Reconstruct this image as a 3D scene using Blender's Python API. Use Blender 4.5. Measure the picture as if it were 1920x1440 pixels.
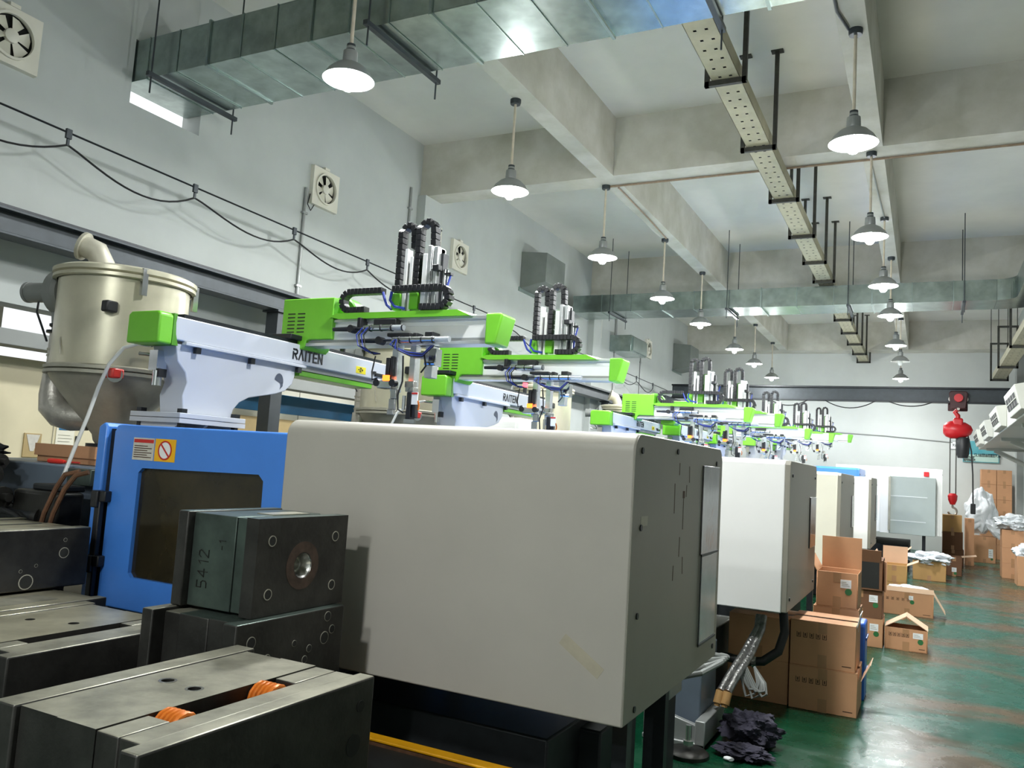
import bpy, bmesh, math, random
from mathutils import Vector, Matrix, noise
random.seed(7)
S = bpy.context.scene
for o in list(bpy.data.objects): bpy.data.objects.remove(o)
COL = S.collection
V = Vector
PI = math.pi
# ------------------------------------------------------------------ camera, world, exposure
cam = bpy.data.objects.new('camera', bpy.data.cameras.new('camera'))
COL.objects.link(cam)
yaw, pit, rol = math.radians(27.127), math.radians(5.55), math.radians(3.596)
f = V((-math.sin(yaw)*math.cos(pit), math.cos(yaw)*math.cos(pit), math.sin(pit)))
r0 = V((math.cos(yaw), math.sin(yaw), 0)); u0 = r0.cross(f)
rr = math.cos(rol)*r0 + math.sin(rol)*u0; uu = -math.sin(rol)*r0 + math.cos(rol)*u0
cam.matrix_world = Matrix(((rr.x, uu.x, -f.x, 0), (rr.y, uu.y, -f.y, 0), (rr.z, uu.z, -f.z, 1.6), (0, 0, 0, 1)))
cam.data.sensor_width = 36; cam.data.lens = 36*1530/1920; cam.data.clip_start = .05; cam.data.clip_end = 200
S.camera = cam
S.view_settings.view_transform = 'Standard'; S.view_settings.look = 'None'
S.view_settings.exposure = 0.15; S.view_settings.gamma = 1; S.view_settings.use_curve_mapping = False
W = bpy.data.worlds.new('world'); S.world = W; W.use_nodes = True
W.node_tree.nodes['Background'].inputs[0].default_value = (.93, .97, 1, 1)
W.node_tree.nodes['Background'].inputs[1].default_value = 1.25
LAMP_W = 60.0
BULB_W = 21.0
LAMP_COL = (.975, 1, 1)

# ------------------------------------------------------------------ helpers
def lin(h):
    h = h.lstrip('#'); c = [int(h[i:i+2], 16)/255 for i in (0, 2, 4)]
    return tuple(x/12.92 if x <= .04045 else ((x+.055)/1.055)**2.4 for x in c)
MATS = {}
def mat(name, col, rough=.5, metal=0, var=.06, scale=3., bump=0., bscale=60., col2=None, stretch=None, emit=0, trans=0, coat=0):
    m = bpy.data.materials.new(name); m.use_nodes = True; nt = m.node_tree; N = nt.nodes; L = nt.links
    b = N['Principled BSDF']; c = lin(col) if isinstance(col, str) else col
    b.inputs['Roughness'].default_value = rough; b.inputs['Metallic'].default_value = metal
    if coat: b.inputs['Coat Weight'].default_value = coat; b.inputs['Coat Roughness'].default_value = .15
    if trans: b.inputs['Transmission Weight'].default_value = trans
    if emit:
        b.inputs['Emission Color'].default_value = (*c, 1); b.inputs['Emission Strength'].default_value = emit
    tc = N.new('ShaderNodeTexCoord'); mp = N.new('ShaderNodeMapping'); L.new(tc.outputs['Object'], mp.inputs['Vector'])
    if stretch: mp.inputs['Scale'].default_value = stretch
    n = N.new('ShaderNodeTexNoise'); n.inputs['Scale'].default_value = scale; n.inputs['Detail'].default_value = 6; n.inputs['Roughness'].default_value = .62
    L.new(mp.outputs[0], n.inputs['Vector'])
    rp = N.new('ShaderNodeValToRGB'); L.new(n.outputs['Fac'], rp.inputs['Fac'])
    c2 = (lin(col2) if isinstance(col2, str) else col2) if col2 else tuple(min(1, x*(1+var)) for x in c)
    c1 = c if col2 else tuple(x*(1-var) for x in c)
    rp.color_ramp.elements[0].position = .34; rp.color_ramp.elements[1].position = .68
    rp.color_ramp.elements[0].color = (*c1, 1); rp.color_ramp.elements[1].color = (*c2, 1)
    L.new(rp.outputs[0], b.inputs['Base Color'])
    if bump:
        n2 = N.new('ShaderNodeTexNoise'); n2.inputs['Scale'].default_value = bscale; n2.inputs['Detail'].default_value = 4
        L.new(mp.outputs[0], n2.inputs['Vector'])
        bp = N.new('ShaderNodeBump'); bp.inputs['Strength'].default_value = bump; bp.inputs['Distance'].default_value = .01
        L.new(n2.outputs['Fac'], bp.inputs['Height']); L.new(bp.outputs[0], b.inputs['Normal'])
    MATS[name] = m
    return m
M = MATS
mat('wall_paint', '#b4b9b6', .75, var=.05, scale=1.3, bump=.12, bscale=14)
mat('wall_white', '#c3c7c4', .75, var=.04, scale=1.3, bump=.1, bscale=14)
mat('ceiling_paint', '#dedcd4', .8, var=.05, scale=1.1, bump=.1, bscale=9)
mat('beam_paint', '#cfcdc4', .8, col2='#b4b2a4', scale=1.7, bump=.15, bscale=7)
mat('galvanised', '#a5b2ae', .27, 1, var=.22, scale=5, bump=.05, bscale=9)
mat('galv_seam', '#9aa8a4', .35, 1, var=.1)
mat('dark_steel', '#3a4044', .45, .3, var=.15, scale=8)
mat('black_steel', '#23262a', .4, .3, var=.2, scale=6)
mat('hanger_steel', '#3a3a34', .6, .2, var=.25, scale=20)
mat('tray_paint', '#a9a48a', .55, .2, var=.12, scale=4)
mat('conduit_tan', '#97826c', .6, var=.2, scale=12)
mat('rust', '#6b4a33', .8, .1, var=.3, scale=30)
mat('enamel_grey', '#9a9d9b', .35, .3, var=.08)
mat('white_enamel', '#f2f2ec', .3)
mat('bulb', '#f4fbff', .3, emit=30)
mat('dead_bulb', '#dfe3df', .3)
mat('rod_cream', '#cfc4b0', .5, var=.1, scale=9)
mat('black_rubber', '#141517', .55, var=.2)
mat('black_plastic', '#1d1e21', .42, var=.15)
mat('cover_grey', '#aeaaa0', .36, var=.035, scale=2.5, bump=.03, bscale=40)
mat('cover_white', '#efefec', .33, var=.02, scale=2)
mat('cover_side_shaded', '#8a877b', .4, var=.04, scale=3)  # cover paint darkened: the shade on aisle-facing ends is put into the colour
mat('door_grey', '#a3aca8', .4, var=.03)
mat('machine_blue', '#4684dc', .33, var=.05, scale=3)
mat('machine_steelblue', '#66727f', .45, var=.08)
mat('tinted_window', '#3a3320', .16, var=.35, scale=2.2, col2='#1d1b14')
mat('machine_dark', '#222528', .5, .3, var=.3, scale=9)
mat('oily_steel', '#393835', .38, .75, var=.35, scale=7, bump=.06, bscale=50)
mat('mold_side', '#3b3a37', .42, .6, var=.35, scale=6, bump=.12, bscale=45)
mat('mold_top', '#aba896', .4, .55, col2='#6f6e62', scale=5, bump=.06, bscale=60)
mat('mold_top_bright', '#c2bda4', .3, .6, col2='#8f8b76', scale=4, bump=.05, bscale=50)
mat('mold_green', '#5c6a62', .38, .7, col2='#454f4a', scale=6, bump=.05)
mat('bright_steel', '#c9c8c3', .25, .9, var=.1, scale=15)
mat('spring_orange', '#c66a1c', .35, .2, var=.15, scale=20)
mat('yellow_paint', '#f2ad10', .4, var=.06, scale=10)
mat('robot_white', '#c6cad3', .3, var=.015)
mat('robot_green', '#72c031', .36, var=.04, scale=4)
mat('robot_green_dark', '#4d8f22', .42, var=.05, scale=4)
mat('aluminium', '#dfe2e2', .28, .75, var=.05, scale=5, stretch=(.2, 8, 8))
mat('alu_white', '#ecedea', .3, .2, var=.03)
mat('chrome', '#d8dadb', .16, 1, var=.05)
mat('tube_blue', '#2c3f9e', .35, var=.1)
mat('tube_clear', '#dfe6ea', .12, var=.03, trans=.6)
mat('led_red', '#ff3038', .3, emit=9)
mat('led_orange', '#ff6a20', .3, emit=4)
mat('yellow_label', '#e3d31c', .5, var=.03)
mat('ink', '#15171a', .6, var=.02)
mat('logo_slate', '#4c5363', .5, var=.02)
mat('paper_white', '#eceeee', .6, var=.03)
mat('paper_grey', '#c9c5ba', .6, var=.08, scale=30)
mat('sign_red', '#c22a24', .5, var=.04)
mat('sign_orange', '#f0b413', .5, var=.04)
mat('hopper_steel', '#c4bfa8', .32, .35, var=.1, scale=3, bump=.03, bscale=12)
mat('hopper_dull', '#a8a596', .5, .3, var=.15, scale=5)
mat('blower_grey', '#7f827f', .5, .1, var=.12)
mat('foil', '#b9b5ac', .38, .55, var=.15, scale=12, bump=.25, bscale=40)
mat('cable_foil', '#8d8c8a', .3, .8, var=.35, scale=30, bump=.8, bscale=45)
mat('mold_rust', '#4a3a30', .6, .3, var=.3, scale=25)
mat('tape_clear', '#b3ac98', .2, var=.05, scale=30, coat=.4)
mat('clear_hose', '#eef0ee', .12, var=.02, trans=.35)
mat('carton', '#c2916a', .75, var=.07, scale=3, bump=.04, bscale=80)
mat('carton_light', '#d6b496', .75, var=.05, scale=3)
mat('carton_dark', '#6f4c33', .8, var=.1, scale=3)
mat('carton_yellow', '#b88f58', .75, var=.08, scale=3)
mat('tape', '#aa805b', .3, var=.08)
mat('print', '#4a3122', .8, var=.1)
mat('green_sticker', '#2c6e3c', .5)
mat('plastic_bag', '#e9edf0', .35, var=.04, scale=6, bump=.8, bscale=14, trans=.15)
mat('blue_plastic', '#2b62c4', .35, var=.05)
mat('fan_cream', '#d9d6c8', .4, var=.05)
mat('fan_blade', '#d2cfbf', .4, var=.05)
mat('fan_hole', '#1a1b18', .8)
mat('hood_grey', '#7d837e', .5, .3, var=.1)
mat('hoist_red', '#c01a22', .35, var=.08)
mat('hoist_dark', '#3a1517', .5, var=.2)
mat('hook_steel', '#a09a92', .35, .8)
mat('sign_teal', '#1f8fa8', .35, col2='#7fc0bd', scale=1.2)
mat('sign_pale', '#b8d6cc', .4, var=.05)
mat('duct_white', '#b4b5ad', .42, var=.04)
mat('louvre', '#0b0c0d', .8)
mat('rag', '#2c2a38', .9, var=.3, scale=25, bump=.6, bscale=50)
mat('beige_panel', '#d9cfae', .45, var=.03)
mat('cream_panel', '#e8e4d2', .5, var=.03)
mat('band_blue', '#2a6f9c', .4, var=.08)
mat('tan_panel', '#b39c6c', .6, var=.1)
mat('pocket_film', '#4a4648', .12, var=.25, scale=9, bump=.35, bscale=8, coat=.6)
mat('pocket_pale', '#8d949a', .2, var=.1, scale=6, bump=.2, bscale=10, coat=.5)
mat('tool_red', '#d8352a', .35)
mat('white_cable', '#d6d6cc', .5)
mat('glass_frame', '#c6c6bb', .5)
mat('pillar_grey', '#8a8d8a', .6, var=.06)
mat('pillar_dark', '#3b4043', .5, .2, var=.12)
mat('green_epoxy_edge', '#1d5b3f', .3)

def floor_material():
    m = bpy.data.materials.new('floor_epoxy'); m.use_nodes = True; nt = m.node_tree; N = nt.nodes; L = nt.links
    b = N['Principled BSDF']; tc = N.new('ShaderNodeTexCoord')
    def nz(s, d=6, r=.6, sc=None, dist=0):
        n = N.new('ShaderNodeTexNoise'); n.inputs['Scale'].default_value = s; n.inputs['Detail'].default_value = d; n.inputs['Roughness'].default_value = r
        n.inputs['Distortion'].default_value = dist
        mp = N.new('ShaderNodeMapping'); L.new(tc.outputs['Object'], mp.inputs[0])
        if sc: mp.inputs['Scale'].default_value = sc
        L.new(mp.outputs[0], n.inputs['Vector']); return n
    def ramp(n, a, bb, ca, cb):
        r = N.new('ShaderNodeValToRGB'); L.new(n.outputs['Fac'], r.inputs['Fac'])
        r.color_ramp.elements[0].position = a; r.color_ramp.elements[1].position = bb
        r.color_ramp.elements[0].color = (*ca, 1); r.color_ramp.elements[1].color = (*cb, 1); return r
    clean_shaded = ramp(nz(2.2), .3, .7, lin('#073420'), lin('#0b4029')); dusty = ramp(nz(2.2), .3, .7, lin('#0c4434'), lin('#1c5347'))  # clean epoxy beside the machines also carries painted shade; dusty green beyond
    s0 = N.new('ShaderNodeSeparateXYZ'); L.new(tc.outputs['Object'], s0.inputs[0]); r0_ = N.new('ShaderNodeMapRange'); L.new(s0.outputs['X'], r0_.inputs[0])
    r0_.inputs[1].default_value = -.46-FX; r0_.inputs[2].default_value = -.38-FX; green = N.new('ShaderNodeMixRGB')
    L.new(r0_.outputs[0], green.inputs[0]); L.new(clean_shaded.outputs[0], green.inputs[1]); L.new(dusty.outputs[0], green.inputs[2])
    worn = ramp(nz(7, 8, .7, (1.4, .7, 1)), .3, .7, lin('#41392a'), lin('#584b38'))
    grime = ramp(nz(5, 8, .75, (2.2, .7, 1), .6), .56, .68, (0, 0, 0), (1, 1, 1))
    mask = ramp(nz(.55, 9, .62, (.7, 1.25, 1), .9), .44, .53, (0, 0, 0), (1, 1, 1))
    # wear follows the walked lane of the aisle
    sx = N.new('ShaderNodeSeparateXYZ'); L.new(tc.outputs['Object'], sx.inputs[0])
    mr = N.new('ShaderNodeMapRange'); L.new(sx.outputs['X'], mr.inputs[0])
    mr.inputs[1].default_value = -.40-FX; mr.inputs[2].default_value = .0-FX; mr.inputs[3].default_value = 0; mr.inputs[4].default_value = 1
    mu = N.new('ShaderNodeMath'); mu.operation = 'MULTIPLY'; L.new(mask.outputs[0], mu.inputs[0]); L.new(mr.outputs[0], mu.inputs[1])
    mx = N.new('ShaderNodeMixRGB'); L.new(mu.outputs[0], mx.inputs[0]); L.new(green.outputs[0], mx.inputs[1]); L.new(worn.outputs[0], mx.inputs[2])
    mx2 = N.new('ShaderNodeMixRGB'); mu2 = N.new('ShaderNodeMath'); mu2.operation = 'MULTIPLY'; mu2.inputs[1].default_value = .75
    mu3 = N.new('ShaderNodeMath'); mu3.operation = 'MULTIPLY'; L.new(grime.outputs[0], mu3.inputs[0]); L.new(mr.outputs[0], mu3.inputs[1])
    L.new(mu3.outputs[0], mu2.inputs[0]); L.new(mu2.outputs[0], mx2.inputs[0]); L.new(mx.outputs[0], mx2.inputs[1]); mx2.inputs[2].default_value = (*lin('#3e3f36'), 1)
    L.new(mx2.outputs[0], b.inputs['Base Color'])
    rr_ = ramp(nz(3.5, 8, .7), .3, .75, (.14,)*3, (.42,)*3); L.new(rr_.outputs[0], b.inputs['Roughness'])
    bp = N.new('ShaderNodeBump'); bp.inputs['Strength'].default_value = .12; bp.inputs['Distance'].default_value = .02
    nb = nz(9, 5, .6); L.new(nb.outputs['Fac'], bp.inputs['Height']); L.new(bp.outputs[0], b.inputs['Normal'])
    b.inputs['Specular IOR Level'].default_value = .22; MATS['floor_epoxy'] = m
FX = (-9.6+5.3)/2   # floor object's own origin
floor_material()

class MB:
    def __init__(s): s.v = []; s.f = []; s.cuts = []
    def add(s, vs, fs):
        k = len(s.v); s.cuts.append((k, len(s.f))); s.v += [V(p) for p in vs]; s.f += [tuple(i+k for i in q) for q in fs]; return s
    def box(s, x0, x1, y0, y1, z0, z1):
        return s.add([(x0,y0,z0),(x1,y0,z0),(x1,y1,z0),(x0,y1,z0),(x0,y0,z1),(x1,y0,z1),(x1,y1,z1),(x0,y1,z1)],
                     [(3,2,1,0),(4,5,6,7),(0,1,5,4),(1,2,6,5),(2,3,7,6),(3,0,4,7)])
    def obox(s, c, a, b, d):
        c, a, b, d = V(c), V(a), V(b), V(d)
        if a.cross(b).dot(d) < 0: d = -d
        return s.add([c-a-b-d, c+a-b-d, c+a+b-d, c-a+b-d, c-a-b+d, c+a-b+d, c+a+b+d, c-a+b+d],
                     [(3,2,1,0),(4,5,6,7),(0,1,5,4),(1,2,6,5),(2,3,7,6),(3,0,4,7)])
    def cyl(s, p0, p1, r, n=16, r2=None, caps=True):
        p0, p1 = V(p0), V(p1); r2 = r if r2 is None else r2
        d = (p1-p0).normalized(); a = d.orthogonal().normalized(); b = d.cross(a)
        vs = []
        for p, q in ((p0, r), (p1, r2)):
            for i in range(n):
                t = 2*PI*i/n; vs.append(p + a*(q*math.cos(t)) + b*(q*math.sin(t)))
        fs = [(i, (i+1) % n, n+(i+1) % n, n+i) for i in range(n)]
        if caps: fs += [tuple(range(n-1, -1, -1)), tuple(range(n, 2*n))]
        return s.add(vs, fs)
    def ring(s, c, ax, r0, r1, h, n=24):
        c, ax = V(c), V(ax).normalized(); a = ax.orthogonal().normalized(); b = ax.cross(a); vs = []
        for (r, z) in ((r0, 0), (r1, 0), (r1, h), (r0, h)):
            for i in range(n):
                t = 2*PI*i/n; vs.append(c+ax*z+a*(r*math.cos(t))+b*(r*math.sin(t)))
        fs = []
        for k in range(4):
            for i in range(n):
                j = (i+1) % n; k2 = (k+1) % 4
                fs.append((k*n+j, k*n+i, k2*n+i, k2*n+j))
        return s.add(vs, fs)
    def lathe(s, c, prof, n=32, ax=(0,0,1)):
        c, ax = V(c), V(ax).normalized(); a = ax.orthogonal().normalized(); b = ax.cross(a); vs = []
        for (r, z) in prof:
            for i in range(n):
                t = 2*PI*i/n; vs.append(c+ax*z+a*(r*math.cos(t))+b*(r*math.sin(t)))
        fs = [(k*n+i, k*n+(i+1) % n, (k+1)*n+(i+1) % n, (k+1)*n+i) for k in range(len(prof)-1) for i in range(n)]
        return s.add(vs, fs)
    def tube(s, pts, r, n=8, caps=True):
        pts = [V(p) for p in pts]; vs = []; fs = []; a = None
        for i, p in enumerate(pts):
            d = (pts[min(i+1, len(pts)-1)]-pts[max(i-1, 0)]).normalized()
            if a is None: a = d.orthogonal().normalized()
            else:
                a = a - d*a.dot(d)
                a = a.normalized() if a.length > 1e-6 else d.orthogonal().normalized()
            b = d.cross(a); rad = r[i] if isinstance(r, (list, tuple)) else r
            for k in range(n):
                t = 2*PI*k/n; vs.append(p+a*(rad*math.cos(t))+b*(rad*math.sin(t)))
        for i in range(len(pts)-1):
            for k in range(n):
                fs.append((i*n+k, i*n+(k+1) % n, (i+1)*n+(k+1) % n, (i+1)*n+k))
        if caps: fs += [tuple(range(n-1, -1, -1)), tuple(range((len(pts)-1)*n, len(pts)*n))]
        return s.add(vs, fs)
    def prism(s, prof, lo, hi, axis='x'):
        # prof: 2D list (counter clockwise or not) in the remaining two axes (order y,z / x,z / x,y)
        def P3(p, t): return {'x': (t, p[0], p[1]), 'y': (p[0], t, p[1]), 'z': (p[0], p[1], t)}[axis]
        n = len(prof); vs = [P3(p, lo) for p in prof]+[P3(p, hi) for p in prof]
        return s.add(vs, [tuple(range(n)), tuple(range(2*n-1, n-1, -1))]+[(i, i+n, (i+1) % n+n, (i+1) % n) for i in range(n)])
    def disc(s, c, ax, r, n=20, rx=None):
        c, ax = V(c), V(ax).normalized(); a = ax.orthogonal().normalized(); b = ax.cross(a)
        return s.add([c+a*(r*math.cos(2*PI*i/n))+b*((rx or r)*math.sin(2*PI*i/n)) for i in range(n)], [tuple(range(n))])
    def each(s, name, m, parent, **k):
        # every added shape becomes a part of its own
        out = []; c = s.cuts+[(len(s.v), len(s.f))]
        for (a, fa), (b, fb) in zip(c, c[1:]):
            q = MB(); q.v = s.v[a:b]; q.f = [tuple(i-a for i in f) for f in s.f[fa:fb]]
            out.append(q.build(name, m, parent, **k))
        return out
    def build(s, name, m, parent=None, bevel=0, seg=2, smooth=40, kind=None, label=None):
        off = V((0, 0, 0)); q = parent
        while q is not None: off += q.location; q = q.parent
        me = bpy.data.meshes.new(name)
        if parent is None:
            xs = [p.x for p in s.v]; ys = [p.y for p in s.v]; zs = [p.z for p in s.v]
            off = V(((min(xs)+max(xs))/2, (min(ys)+max(ys))/2, min(zs)))
        me.from_pydata([p-off for p in s.v], [], s.f); me.update()
        bm = bmesh.new(); bm.from_mesh(me); bmesh.ops.recalc_face_normals(bm, faces=bm.faces); bm.to_mesh(me); bm.free()
        me.materials.append(M[m])
        if smooth:
            me.polygons.foreach_set('use_smooth', [True]*len(me.polygons)); me.set_sharp_from_angle(angle=math.radians(smooth))
        o = bpy.data.objects.new(name, me); COL.objects.link(o)
        if parent is None: o.location = off
        else: o.parent = parent
        if bevel:
            b = o.modifiers.new('bevel', 'BEVEL'); b.width = bevel; b.segments = seg; b.limit_method = 'ANGLE'; b.angle_limit = math.radians(50)
            b.harden_normals = False
        if kind: o['kind'] = kind
        if label: o['label'] = label
        return o
def thing(name, label, cat, loc, group=None):
    o = bpy.data.objects.new(name, None); COL.objects.link(o); o.empty_display_size = .1
    o.location = V(loc); o['label'] = label; o['category'] = cat
    if group: o['group'] = group
    return o
def tag(o, label, cat, group=None):
    o['label'] = label; o['category'] = cat
    if group: o['group'] = group
    return o
def struct(name, mb, m, **k):
    o = mb.build(name, m, **k); o['kind'] = 'structure'; return o
def kids(o): return [c for c in list(bpy.data.objects) if c.parent is o]
CH = {}
def copy_tree(o, parent=None, shift=None):
    global CH
    if parent is None:
        CH = {}
        for c in bpy.data.objects:
            if c.parent: CH.setdefault(c.parent.name, []).append(c)
    c = o.copy(); COL.objects.link(c); c.parent = parent
    if shift and parent is not None and parent.parent is None and o.get('_mv'): c.location = o.location+shift
    for k in CH.get(o.name, []): copy_tree(k, c, shift)
    return c
def apply_cut(o, cutter):
    """cut real holes: boolean evaluated here, nothing left behind"""
    c = cutter.build('cutter_tmp', 'ink'); c.location = c.location
    md = o.modifiers.new('cut', 'BOOLEAN'); md.operation = 'DIFFERENCE'; md.solver = 'EXACT'; md.object = c
    bpy.context.view_layer.update()
    dg = bpy.context.evaluated_depsgraph_get(); ev = o.evaluated_get(dg)
    me = bpy.data.meshes.new_from_object(ev); o.modifiers.clear(); o.data = me
    me.polygons.foreach_set('use_smooth', [True]*len(me.polygons)); me.set_sharp_from_angle(angle=math.radians(40))
    bpy.data.objects.remove(c)
def arc(c, r, a0, a1, n, u, w):
    c, u, w = V(c), V(u), V(w)
    return [c+u*(r*math.cos(a0+(a1-a0)*i/n))+w*(r*math.sin(a0+(a1-a0)*i/n)) for i in range(n+1)]
GL = {  # stroke lettering
 'R': [[(0,.72),(0,0)][::-1], [(0,1),(.45,1),(.6,.88),(.6,.66),(.45,.54),(.1,.54)], [(.25,.5),(.62,0)]],
 'A': [[(0,0),(.33,1),(.66,0)]], 'I': [[(.1,0),(.1,1)]], 'T': [[(0,1),(.66,1)], [(.33,1),(.33,0)]],
 'E': [[(.55,1),(0,1),(0,0),(.55,0)], [(0,.5),(.5,.5)]], 'N': [[(0,0),(0,1),(.6,0),(.6,1)]],
 'Z': [[(0,1),(.55,1),(0,0),(.55,0)]], '-': [[(0,.5),(.4,.5)]], '+': [[(0,.5),(.4,.5)], [(.2,.3),(.2,.7)]],
 '5': [[(.55,1),(.05,1),(.05,.55),(.45,.55),(.55,.4),(.55,.12),(.42,0),(.05,0)]],
 'S': [[(.55,.9),(.4,1),(.1,1),(0,.85),(.05,.6),(.5,.42),(.57,.2),(.45,0),(.1,0),(0,.1)]],
 '1': [[(.1,.8),(.3,1),(.3,0)]], '2': [[(0,.8),(.15,1),(.45,1),(.55,.8),(0,0),(.58,0)]], '4': [[(.4,0),(.4,1),(0,.35),(.6,.35)]],
 'U': [[(0,1),(0,.2),(.15,0),(.42,0),(.57,.2),(.57,1)]], 'H': [[(0,0),(0,1)], [(.55,0),(.55,1)], [(0,.5),(.55,.5)]],
 '#': [[(0,1),(.8,1),(.8,0),(0,0),(0,1)], [(.4,1),(.4,0)], [(0,.66),(.8,.66)], [(0,.33),(.8,.33)]],
 '%': [[(0,.95),(.8,.95)], [(.4,1),(.4,.5)], [(.1,.7),(.7,.7)], [(.4,.5),(.05,0)], [(.4,.5),(.8,0)]],
 '@': [[(0,.8),(.8,.8)], [(.4,1),(.4,0)], [(.05,.45),(.75,.45)], [(.1,0),(.1,.3),(.7,.3),(.7,0),(.1,0)]]}
def strokes(mb, text, o, u, w, h, th, gap=.28):
    """stroke letters as thin raised bars; u = reading direction, w = up"""
    o, u, w = V(o), V(u), V(w); n = u.cross(w); x = 0
    for ch in text:
        if ch == ' ': x += .5; continue
        mx = 0
        for line in GL[ch]:
            for (a, b) in zip(line, line[1:]):
                p = o+u*((x+a[0])*h)+w*(a[1]*h); q = o+u*((x+b[0])*h)+w*(b[1]*h); d = q-p
                if d.length < 1e-6: continue
                mb.obox((p+q)/2, d/2+d.normalized()*th*.4, n.cross(d).normalized()*th/2, n*.0012)
            mx = max(mx, max(p[0] for p in line))
        x += mx+gap
    return mb

# ================================================================== ROOM
XW, XR, YB, ZC = -6.4, 2.0, 24.4, 6.0
Y0 = -3.5
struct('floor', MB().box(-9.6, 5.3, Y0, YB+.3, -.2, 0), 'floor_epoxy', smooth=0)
struct('ceiling', MB().box(XW-.3, 5.3, Y0, YB+.3, ZC, ZC+.2), 'ceiling_paint', smooth=0)
# left wall: solid above 2.60 m, open below between Y 1.5 and 8.9 (next bay), small hole where the duct leaves
w = MB()
w.box(XW-.25, XW, Y0, 4.645, 2.60, ZC).box(XW-.25, XW, 5.75, 9.3, 2.60, ZC).box(XW-.25, XW, 4.645, 5.75, 2.60, 4.6).box(XW-.25, XW, 4.645, 5.75, 5.195, ZC)
w.box(XW-.25, XW, 5.43, 5.75, 4.6, 5.195)
w.box(XW-.25, XW, 9.3, YB+.3, 0, ZC).box(XW-.25, XW, Y0, 1.2, 0, 2.60)
w.box(XW-.25, XW, 1.2, 9.3, 0, .9)
struct('wall_left', w, 'wall_paint', smooth=0)
struct('wall_back', MB().box(XW-.3, XR+.3, YB, YB+.3, 0, ZC), 'wall_white', smooth=0)
struct('wall_right', MB().box(XR, XR+.3, 12.3, YB, 0, ZC).box(XR+.3, 5.3, 12.3, 12.6, 0, ZC).box(5.0, 5.3, Y0, 12.3, 0, ZC), 'wall_paint', smooth=0)  # unseen near stretch set back to weaken bounce light on the cover side
struct('wall_rear', MB().box(XW-.3, 5.3, Y0-.3, Y0, 0, ZC), 'wall_paint', smooth=0)
# beams (plaster covered)
for y, xr in ((2.7, 5.0), (9.3, 5.0), (15.9, XR)):
    b = struct('trim_cross_beam', MB().box(XW, xr, y, y+.36, 5.25, ZC), 'beam_paint', smooth=0)
struct('trim_cross_beam', MB().box(XW, XR, 23.75, YB, 5.25, ZC), 'beam_paint', smooth=0)
for x0 in (-3.75, -.68):
    for (ya, yb) in ((Y0, 2.7), (3.06, 9.3), (9.66, 15.9), (16.26, 23.75)):
        struct('trim_long_beam', MB().box(x0, x0+.22, ya, yb, 5.25, ZC), 'beam_paint', smooth=0)
for y in (2.6, 9.25, 15.85):
    struct('trim_pilaster', MB().box(XW, XW+.13, y, y+.45, .9, 5.25), 'wall_paint', smooth=0)
# annex behind the openings
struct('wall_annex', MB().box(-9.6, -9.4, Y0, 10, 0, 1.5).box(-9.6, -9.4, Y0, 10, 3.2, 3.6).box(-9.6, -9.4, 4.2, 4.7, 1.5, 3.2).box(-9.6, -9.4, 7.2, 7.7, 1.5, 3.2).box(-9.6, XW-.25, 9.8, 10, 0, 3.6), 'cream_panel', smooth=0)
struct('ceiling_annex', MB().box(-9.6, XW-.25, Y0, 10, 3.5, 3.6), 'ceiling_paint', smooth=0)
def window(n, ya, yb):
    t = MB()
    t.box(-9.55, -9.45, ya, yb, 1.5, 1.57).box(-9.55, -9.45, ya, yb, 3.13, 3.2)
    k = max(1, round((yb-ya)/.9))
    for i in range(k+1):
        y = ya+(yb-ya-.06)*i/k; t.box(-9.54, -9.46, y, y+.06, 1.57, 3.13)
    o = struct('window_%d' % n, t, 'glass_frame')
    g = MB().box(-9.505, -9.495, ya, yb, 1.57, 3.13).build('pane', 'window_glass', o)
m = bpy.data.materials.new('window_glass'); m.use_nodes = True
_n = m.node_tree.nodes; _b = _n['Principled BSDF']; _b.inputs['Transmission Weight'].default_value = 1; _b.inputs['Roughness'].default_value = .02; _b.inputs['IOR'].default_value = 1.02
M['window_glass'] = m
window(1, Y0, 4.2); window(2, 4.7, 7.2); window(3, 7.7, 9.8)
# transom and sill along the opening
struct('trim_transom', MB().box(XW-.2, XW+.02, 1.2, 9.25, 2.275, 2.40), 'pillar_grey', bevel=.006)
# wall vertical conduits
for i, (y, z0, z1) in enumerate(((6.98, 2.3, 4.6), (9.05, 3.3, 5.3), (16.05, 2.2, 4.5), (17.5, 2.2, 5.2), (19.4, 2.2, 4.6))):
    t = thing('wall_conduit', ['thin vertical conduit below the middle exhaust fan on left wall', 'thin vertical conduit at the pilaster behind the near robot towers', 'thin vertical conduit on left wall beside the far duct end', 'thicker pipe running down left wall behind second robot cap', 'thin conduit on left wall below the farthest fan'][i], 'pipe', (XW+.02, y, z0))
    MB().cyl((XW+.018, y, z0), (XW+.018, y, z1), .018 if i != 3 else .035, 10).build('pipe', 'enamel_grey', t)
    cl = MB()
    for z in (z0+.3, (z0+z1)/2, z1-.3): cl.box(XW, XW+.04, y-.04, y+.04, z-.012, z+.012)
    cl.each('pipe_clamp', 'enamel_grey', t)

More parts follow.
